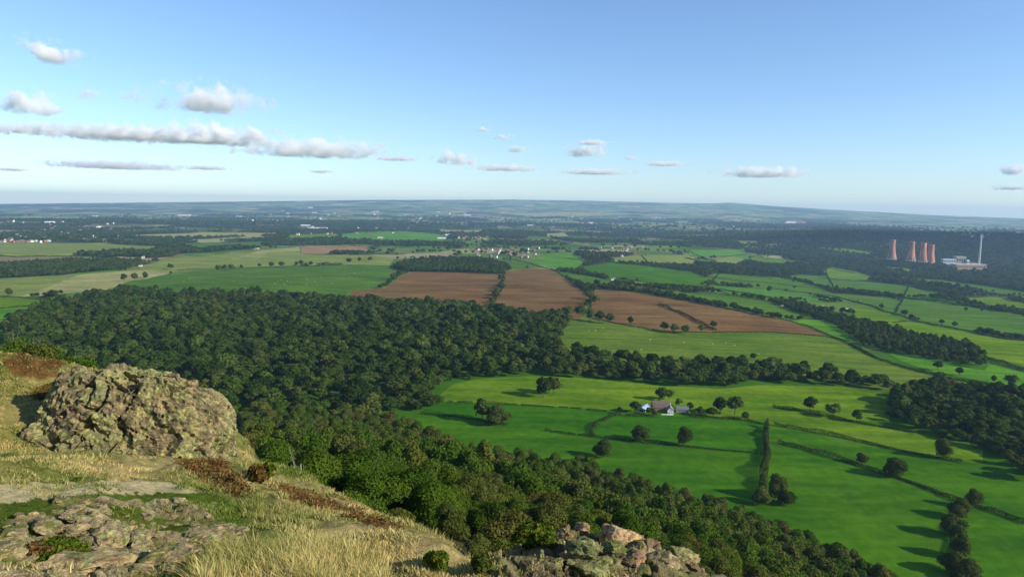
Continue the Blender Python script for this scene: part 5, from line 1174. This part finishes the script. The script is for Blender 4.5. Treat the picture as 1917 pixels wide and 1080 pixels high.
# ------------------------------------------------------------------ power station in the gorge
m = NT('reddish tower concrete'); n = m.noise(m.scalevec(m.pos(), (1, 1, .12)), .12, 4); c = m.ramp(n, [(.34, (.27, .105, .06)), (.5, (.42, .18, .105)), (.66, (.55, .28, .17))])
M['tower'] = m.done(c, .85)
def cooling_tower(u, vbase, vtop, label):
    Y = 4350.0; d = rays(u, vbase); t = Y / d[1]; base = d * t; dt = rays(u, vtop); top = dt * (Y / dt[1]); hgt = top[2] - base[2]
    gz = float(H(base[0], base[1])); z0 = min(gz, base[2]); 
    r = empty('cooling_tower', (base[0], base[1], base[2])); tag(r, label, 'cooling tower')
    ring = 48; hs = np.linspace(0, 1, 26); V = []; Fq = []
    hh = hgt; R_ = hh * .225
    def rad_at(t_): return R_ * math.sqrt(.36 + .64 * ((.78 - t_) / .78) ** 2) if t_ < .78 else R_ * math.sqrt(.36 + .9 * (t_ - .78) ** 2)
    for sgn, off in ((1, 0), (-1, -1.2)):
        b = len(V)
        for t_ in hs:
            for a in range(ring): rr = rad_at(t_) + off; V.append((rr * math.cos(a * 2 * math.pi / ring), rr * math.sin(a * 2 * math.pi / ring), hh * (.06 + .94 * t_)))
        for i in range(len(hs) - 1):
            for a in range(ring):
                q = (b + i * ring + a, b + i * ring + (a + 1) % ring, b + (i + 1) * ring + (a + 1) % ring, b + (i + 1) * ring + a); Fq.append(q if sgn > 0 else q[::-1])
    b2 = len(hs) * ring; k = (len(hs) - 1) * ring
    for a in range(ring): Fq.append((k + a, k + (a + 1) % ring, b2 + k + (a + 1) % ring, b2 + k + a)); Fq.append((a, b2 + a, b2 + (a + 1) % ring, (a + 1) % ring))
    mb = MB(); mb.add(V, Fq); mb.build('shell', M['tower'], r, True)
    lg = MB()
    for a in range(24):
        an = a * 2 * math.pi / 24; an2 = an + .13 * (1 if a % 2 else -1); r0 = rad_at(0) * 1.03; p0 = (r0 * math.cos(an), r0 * math.sin(an), -3); p1 = (rad_at(0) * math.cos(an2), rad_at(0) * math.sin(an2), hh * .07); w_ = 1.2
        lg.add([(p0[0] - w_, p0[1] - w_, p0[2]), (p0[0] + w_, p0[1] - w_, p0[2]), (p0[0] + w_, p0[1] + w_, p0[2]), (p0[0] - w_, p0[1] + w_, p0[2]), (p1[0] - w_, p1[1] - w_, p1[2]), (p1[0] + w_, p1[1] - w_, p1[2]), (p1[0] + w_, p1[1] + w_, p1[2]), (p1[0] - w_, p1[1] + w_, p1[2])], [(0, 1, 5, 4), (1, 2, 6, 5), (2, 3, 7, 6), (3, 0, 4, 7)])
    lg.build('support_legs', M['concrete'], r)
cooling_tower(1669, 485, 449, 'pinkish cooling tower farthest left, standing apart from the others')
cooling_tower(1705, 488, 452, 'pinkish cooling tower second from the left')
cooling_tower(1727, 490, 455, 'reddish cooling tower third from the left, half behind the last one')
cooling_tower(1741, 496, 458, 'reddest and nearest cooling tower at the right end of the row')
Yc = 4350.0; d = rays(1832, 503); cb = d * Yc / d[1]; dt = rays(1837.5, 437); ct = dt * Yc / dt[1]; hc = ct[2] - cb[2]
r = empty('power_station_chimney', tuple(cb)); tag(r, 'tall slim pale concrete chimney of the power station', 'chimney')
mb = MB(); 
for (z0, z1, r0, r1) in [(0, .5, 6.0, 4.8), (.5, .97, 4.8, 3.8)]:
    V = []
    for zz, rr in ((z0 * hc, r0), (z1 * hc, r1)):
        for a in range(20): V.append((rr * math.cos(a * math.pi / 10), rr * math.sin(a * math.pi / 10), zz))
    mb.add(V, [(a, (a + 1) % 20, 20 + (a + 1) % 20, 20 + a) for a in range(20)])
mb.build('shaft', M['concrete'], r, True)
cp_ = MB(); V = []
for zz, rr in ((.965 * hc, 4.3), (hc, 4.2)):
    for a in range(20): V.append((rr * math.cos(a * math.pi / 10), rr * math.sin(a * math.pi / 10), zz))
cp_.add(V, [(a, (a + 1) % 20, 20 + (a + 1) % 20, 20 + a) for a in range(20)] + [tuple(range(20, 40))]); cp_.build('dark_top', M['roof_grey'], r)
def block(u0, v0, u1, v1, Y, depth, mat, label, name='power_station_hall', roofmat=None):
    a = rays(u0, v1); a = a * Y / a[1]; b = rays(u1, v0); b = b * Y / b[1]; w_ = b[0] - a[0]; h_ = b[2] - a[2]; cx_ = (a[0] + b[0]) / 2
    r = empty(name, (cx_, Y + depth / 2, a[2] - 6), 0); tag(r, label, 'power station building')
    MB().box((0, 0, (h_ + 6) / 2), (w_, depth, h_ + 6)).build('wall', mat, r); MB().box((0, 0, h_ + 6 + .75), (w_ + 2, depth + 2, 1.5)).build('roof', roofmat or M['concrete'], r)
    mb = MB(); n_ = max(3, int(w_ / 14))
    for k in range(n_): mb.box((-w_ / 2 + (k + .5) * w_ / n_, -depth / 2 - .2, 6 + h_ * .55), (w_ / n_ * .55, .4, h_ * .35))
    mb.build('window_band', M['glass'], r)
block(1790, 481, 1809, 494, 4400, 40, M['stonewall'], 'tall brownish boiler house block of the power station')
block(1810, 487, 1815, 496, 4390, 20, M['white'], 'small pale tower block right of the boiler house')
block(1766, 486, 1790, 493, 4380, 30, M['sheet'], 'low pale roofed building left of the boiler house', roofmat=M['white'])
block(1790, 496, 1846, 505, 4250, 60, M['stonewall'], 'long pale turbine hall below the tall chimney')
block(1822, 494, 1829, 498, 4330, 20, M['white'], 'tiny white building at the chimney foot')

# ------------------------------------------------------------------ sheep
def sheep_mesh():
    bm = bmesh.new()
    def sph(c, s_, sub=2):
        r_ = bmesh.ops.create_icosphere(bm, subdivisions=sub, radius=1)
        for v in r_['verts']: v.co = Vector((v.co.x * s_[0] + c[0], v.co.y * s_[1] + c[1], v.co.z * s_[2] + c[2]))
    sph((0, 0, .62), (.58, .30, .30)); sph((.55, 0, .82), (.20, .12, .14)); sph((.76, 0, .78), (.13, .08, .09), 1); sph((-.55, 0, .62), (.1, .06, .12), 1)
    for a in (-.35, .32):
        for b in (-.15, .15): bmesh.ops.create_cone(bm, segments=6, radius1=.04, radius2=.06, depth=.4, matrix=Matrix.Translation((a, b, .2)), cap_ends=True)
    for b in (-.14, .14): sph((.55, b, .88), (.05, .09, .03), 1)
    me = bpy.data.meshes.new('sheep'); bm.to_mesh(me); bm.free(); me.materials.append(M['wool']); return me
M['wool'] = flat('wool', (.75, .72, .62), .9, .08, 8)
sm = sheep_mesh()
SH = [(1103,620),(1115,620),(1129,615),(1257,641),(1217,637),(1201,656),(1280,642),(1334,645),(1375,648),(1359,642),(1420,664)]
SH2 = [(533,533),(520,528),(526,525),(538,527),(545,531),(609,508),(460,540),(438,527),(452,517),(355,522),(415,518),(344,528),(574,533),(622,532),(590,528),(515,531),(487,514),(700,528),(708,517),(680,509),(664,512),(655,520),(575,525),(600,520),(470,522),(400,530),(380,525)]
for lst, lb, gp, sc_ in ((SH, 'white sheep grazing in the large tussocky pasture', 'sheep in the large pasture', 1.5), (SH2, 'white sheep grazing in the green field behind the great wood', 'sheep behind the great wood', 1.6)):
    P = UP(lst)
    for k in range(len(lst)):
        o = bpy.data.objects.new('sheep', sm); COL.objects.link(o); o.location = (P[k, 0], P[k, 1], float(H(P[k, 0], P[k, 1])) + .3); o.rotation_euler = (0, 0, rg.uniform(0, 6.28)); o.scale = (sc_,) * 3; tag(o, lb, 'sheep', gp)

# ------------------------------------------------------------------ clouds: volumes high above the haze
def cloud_mat(name, seed, dens, fluff=1.0):
    m = NT(name); oc = m.coord('Object'); ln = m.n('ShaderNodeVectorMath', operation='LENGTH'); m.l(oc, ln.inputs[0])
    sp = m.n('ShaderNodeSeparateXYZ'); m.l(oc, sp.inputs[0])
    mp = m.n('ShaderNodeMapping'); m.l(m.pos(), mp.inputs[0]); mp.inputs['Location'].default_value = (seed * 7.3, seed * 3.1, seed); 
    n = m.noise(mp.outputs[0], .0021, 7, .64, .4)
    base = m.mapr(sp.outputs[2], -.42, -.22, 0, 1)                       # flat bottom
    shape = m.math('SUBTRACT', m.math('MULTIPLY', m.math('SUBTRACT', n, .5), 3.3 * fluff), m.math('SUBTRACT', ln.outputs['Value'], .50))
    d = m.math('MULTIPLY', m.mapr(shape, 0.0, .45, 0, 1), m.math('MULTIPLY', base, dens))
    v = m.n('ShaderNodeVolumePrincipled'); v.inputs['Color'].default_value = (.975, .975, .98, 1); v.inputs['Anisotropy'].default_value = 0.0; m.l(d, v.inputs['Density'])
    m.l(v.outputs[0], m.out.inputs['Volume']); m.m.cycles.volume_step_rate = 1.0 if hasattr(m.m.cycles, 'volume_step_rate') else 1; return m.m
CLOUDS = [  # centre x, y, width, height in the picture, density, label
 (92,102,130,64,.0060,'bright oval cloud alone in the upper left sky'),
 (395,192,215,74,.0050,'large grey oval cloud in the left sky'),
 (45,198,150,64,.0050,'grey cloud cut by the left edge of the picture'),
 (168,180,54,34,.0022,'small faint cloud right of the left edge cloud'),
 (244,180,66,42,.0014,'thin wisp left of the large grey oval cloud'),
 (230,253,400,38,.0055,'left half of the long cloud bank with white tops'),
 (405,257,250,54,.0075,'highest white topped heap in the middle of the long cloud bank'),
 (590,283,290,46,.0055,'right end of the long cloud bank tapering to a point'),
 (30,243,110,34,.0040,'flat grey cloud at the left edge beside the long bank'),
 (215,311,270,22,.0035,'thin cloud streak below the long bank on the left'),
 (385,315,90,12,.0030,'faint short streak below the long bank'),
 (852,300,100,40,.0040,'grey heap at the left of the low middle clouds'),
 (945,316,140,18,.0035,'thin tail of the low middle clouds'),
 (745,298,90,14,.0025,'faint streak right of the long bank'),
 (942,258,46,20,.0028,'tiny cloud above the middle, upper'), (968,281,46,20,.0030,'tiny cloud above the middle, lower'),
 (1097,284,96,42,.0042,'double puff right of the middle'), (1115,323,150,16,.0032,'thin flat streak below the double puff'),
 (1245,308,96,14,.0028,'short thin streak right of the double puff'), (1182,297,34,14,.0022,'very small wisp right of the double puff'),
 (1430,325,190,30,.0042,'low flat cloud with a bright middle on the right'),
 (1900,320,80,32,.0040,'cloud cut by the right edge of the picture'),
 (1900,352,90,16,.0030,'faint band under the right edge cloud'),
 (905,243,40,14,.0030,'faintest wisp above the middle'), (1110,268,70,14,.0030,'thin veil on top of the double puff'), (600,322,50,8,.0030,'faint dash low over the plain left of the middle'), (20,318,60,9,.0030,'faint dash at the left edge above the horizon'),
]
for k, (u, v, w, h, dn, lb) in enumerate(CLOUDS):
    d = rays(u, v); el = d[2] / math.hypot(d[0], d[1]); alt = 1500 + 350 * max(0, 1 - el / .2); t = alt / d[2]; c = d * t
    if c[1] > 26000: c = d * (26000 / d[1])
    dep = float(c @ _f); W_ = w * dep / FPX / 2 * 1.30; Hh = h * dep / FPX / 2 * 1.30
    me = bpy.data.meshes.new('cloud'); bm = bmesh.new(); bmesh.ops.create_icosphere(bm, subdivisions=3, radius=1); bm.to_mesh(me); bm.free(); 
    fl = 1.0
    m_ = cloud_mat('cloud vapour', k + 1, dn * 900 / Hh, fl)
    for n_ in m_.node_tree.nodes:
        if n_.type == 'TEX_NOISE': n_.inputs['Scale'].default_value = 1.35 / Hh
    me.materials.append(m_); o = bpy.data.objects.new('cloud', me); COL.objects.link(o); o.location = c; o.scale = (W_, max(W_ * .55, Hh), Hh); o.rotation_euler = (0, 0, -math.atan2(c[0], c[1])); tag(o, lb, 'cloud')



me = bpy.data.meshes.new('cloud'); bm = bmesh.new(); bmesh.ops.create_icosphere(bm, subdivisions=3, radius=1); bm.to_mesh(me); bm.free(); me.materials.append(cloud_mat('cloud vapour', 40, .018))
o = bpy.data.objects.new('cloud', me); COL.objects.link(o); o.location = (6800, 4300, 1500); o.scale = (2600, 1500, 330); o.rotation_euler = (0, 0, rad(-20)); tag(o, 'broad unseen cloud beyond the right edge, added to shade the wooded gorge', 'cloud')  # out of view, added so that its shadow darkens the gorge hillside
if HAZE:
    hm = NT('haze'); pv = hm.n('ShaderNodeVolumePrincipled'); pv.inputs['Color'].default_value = (.48, .71, 1.0, 1); pv.inputs['Density'].default_value = 3.8e-5
    pv.inputs['Anisotropy'].default_value = .2; hm.l(pv.outputs[0], hm.out.inputs['Volume'])
    bx = MB().box((0, 12300, -30), (58000, 33000, 760)); hz = bx.build('haze', hm.m); tag(hz, 'pale blue haze in the air over the whole country', 'haze', kind='stuff')
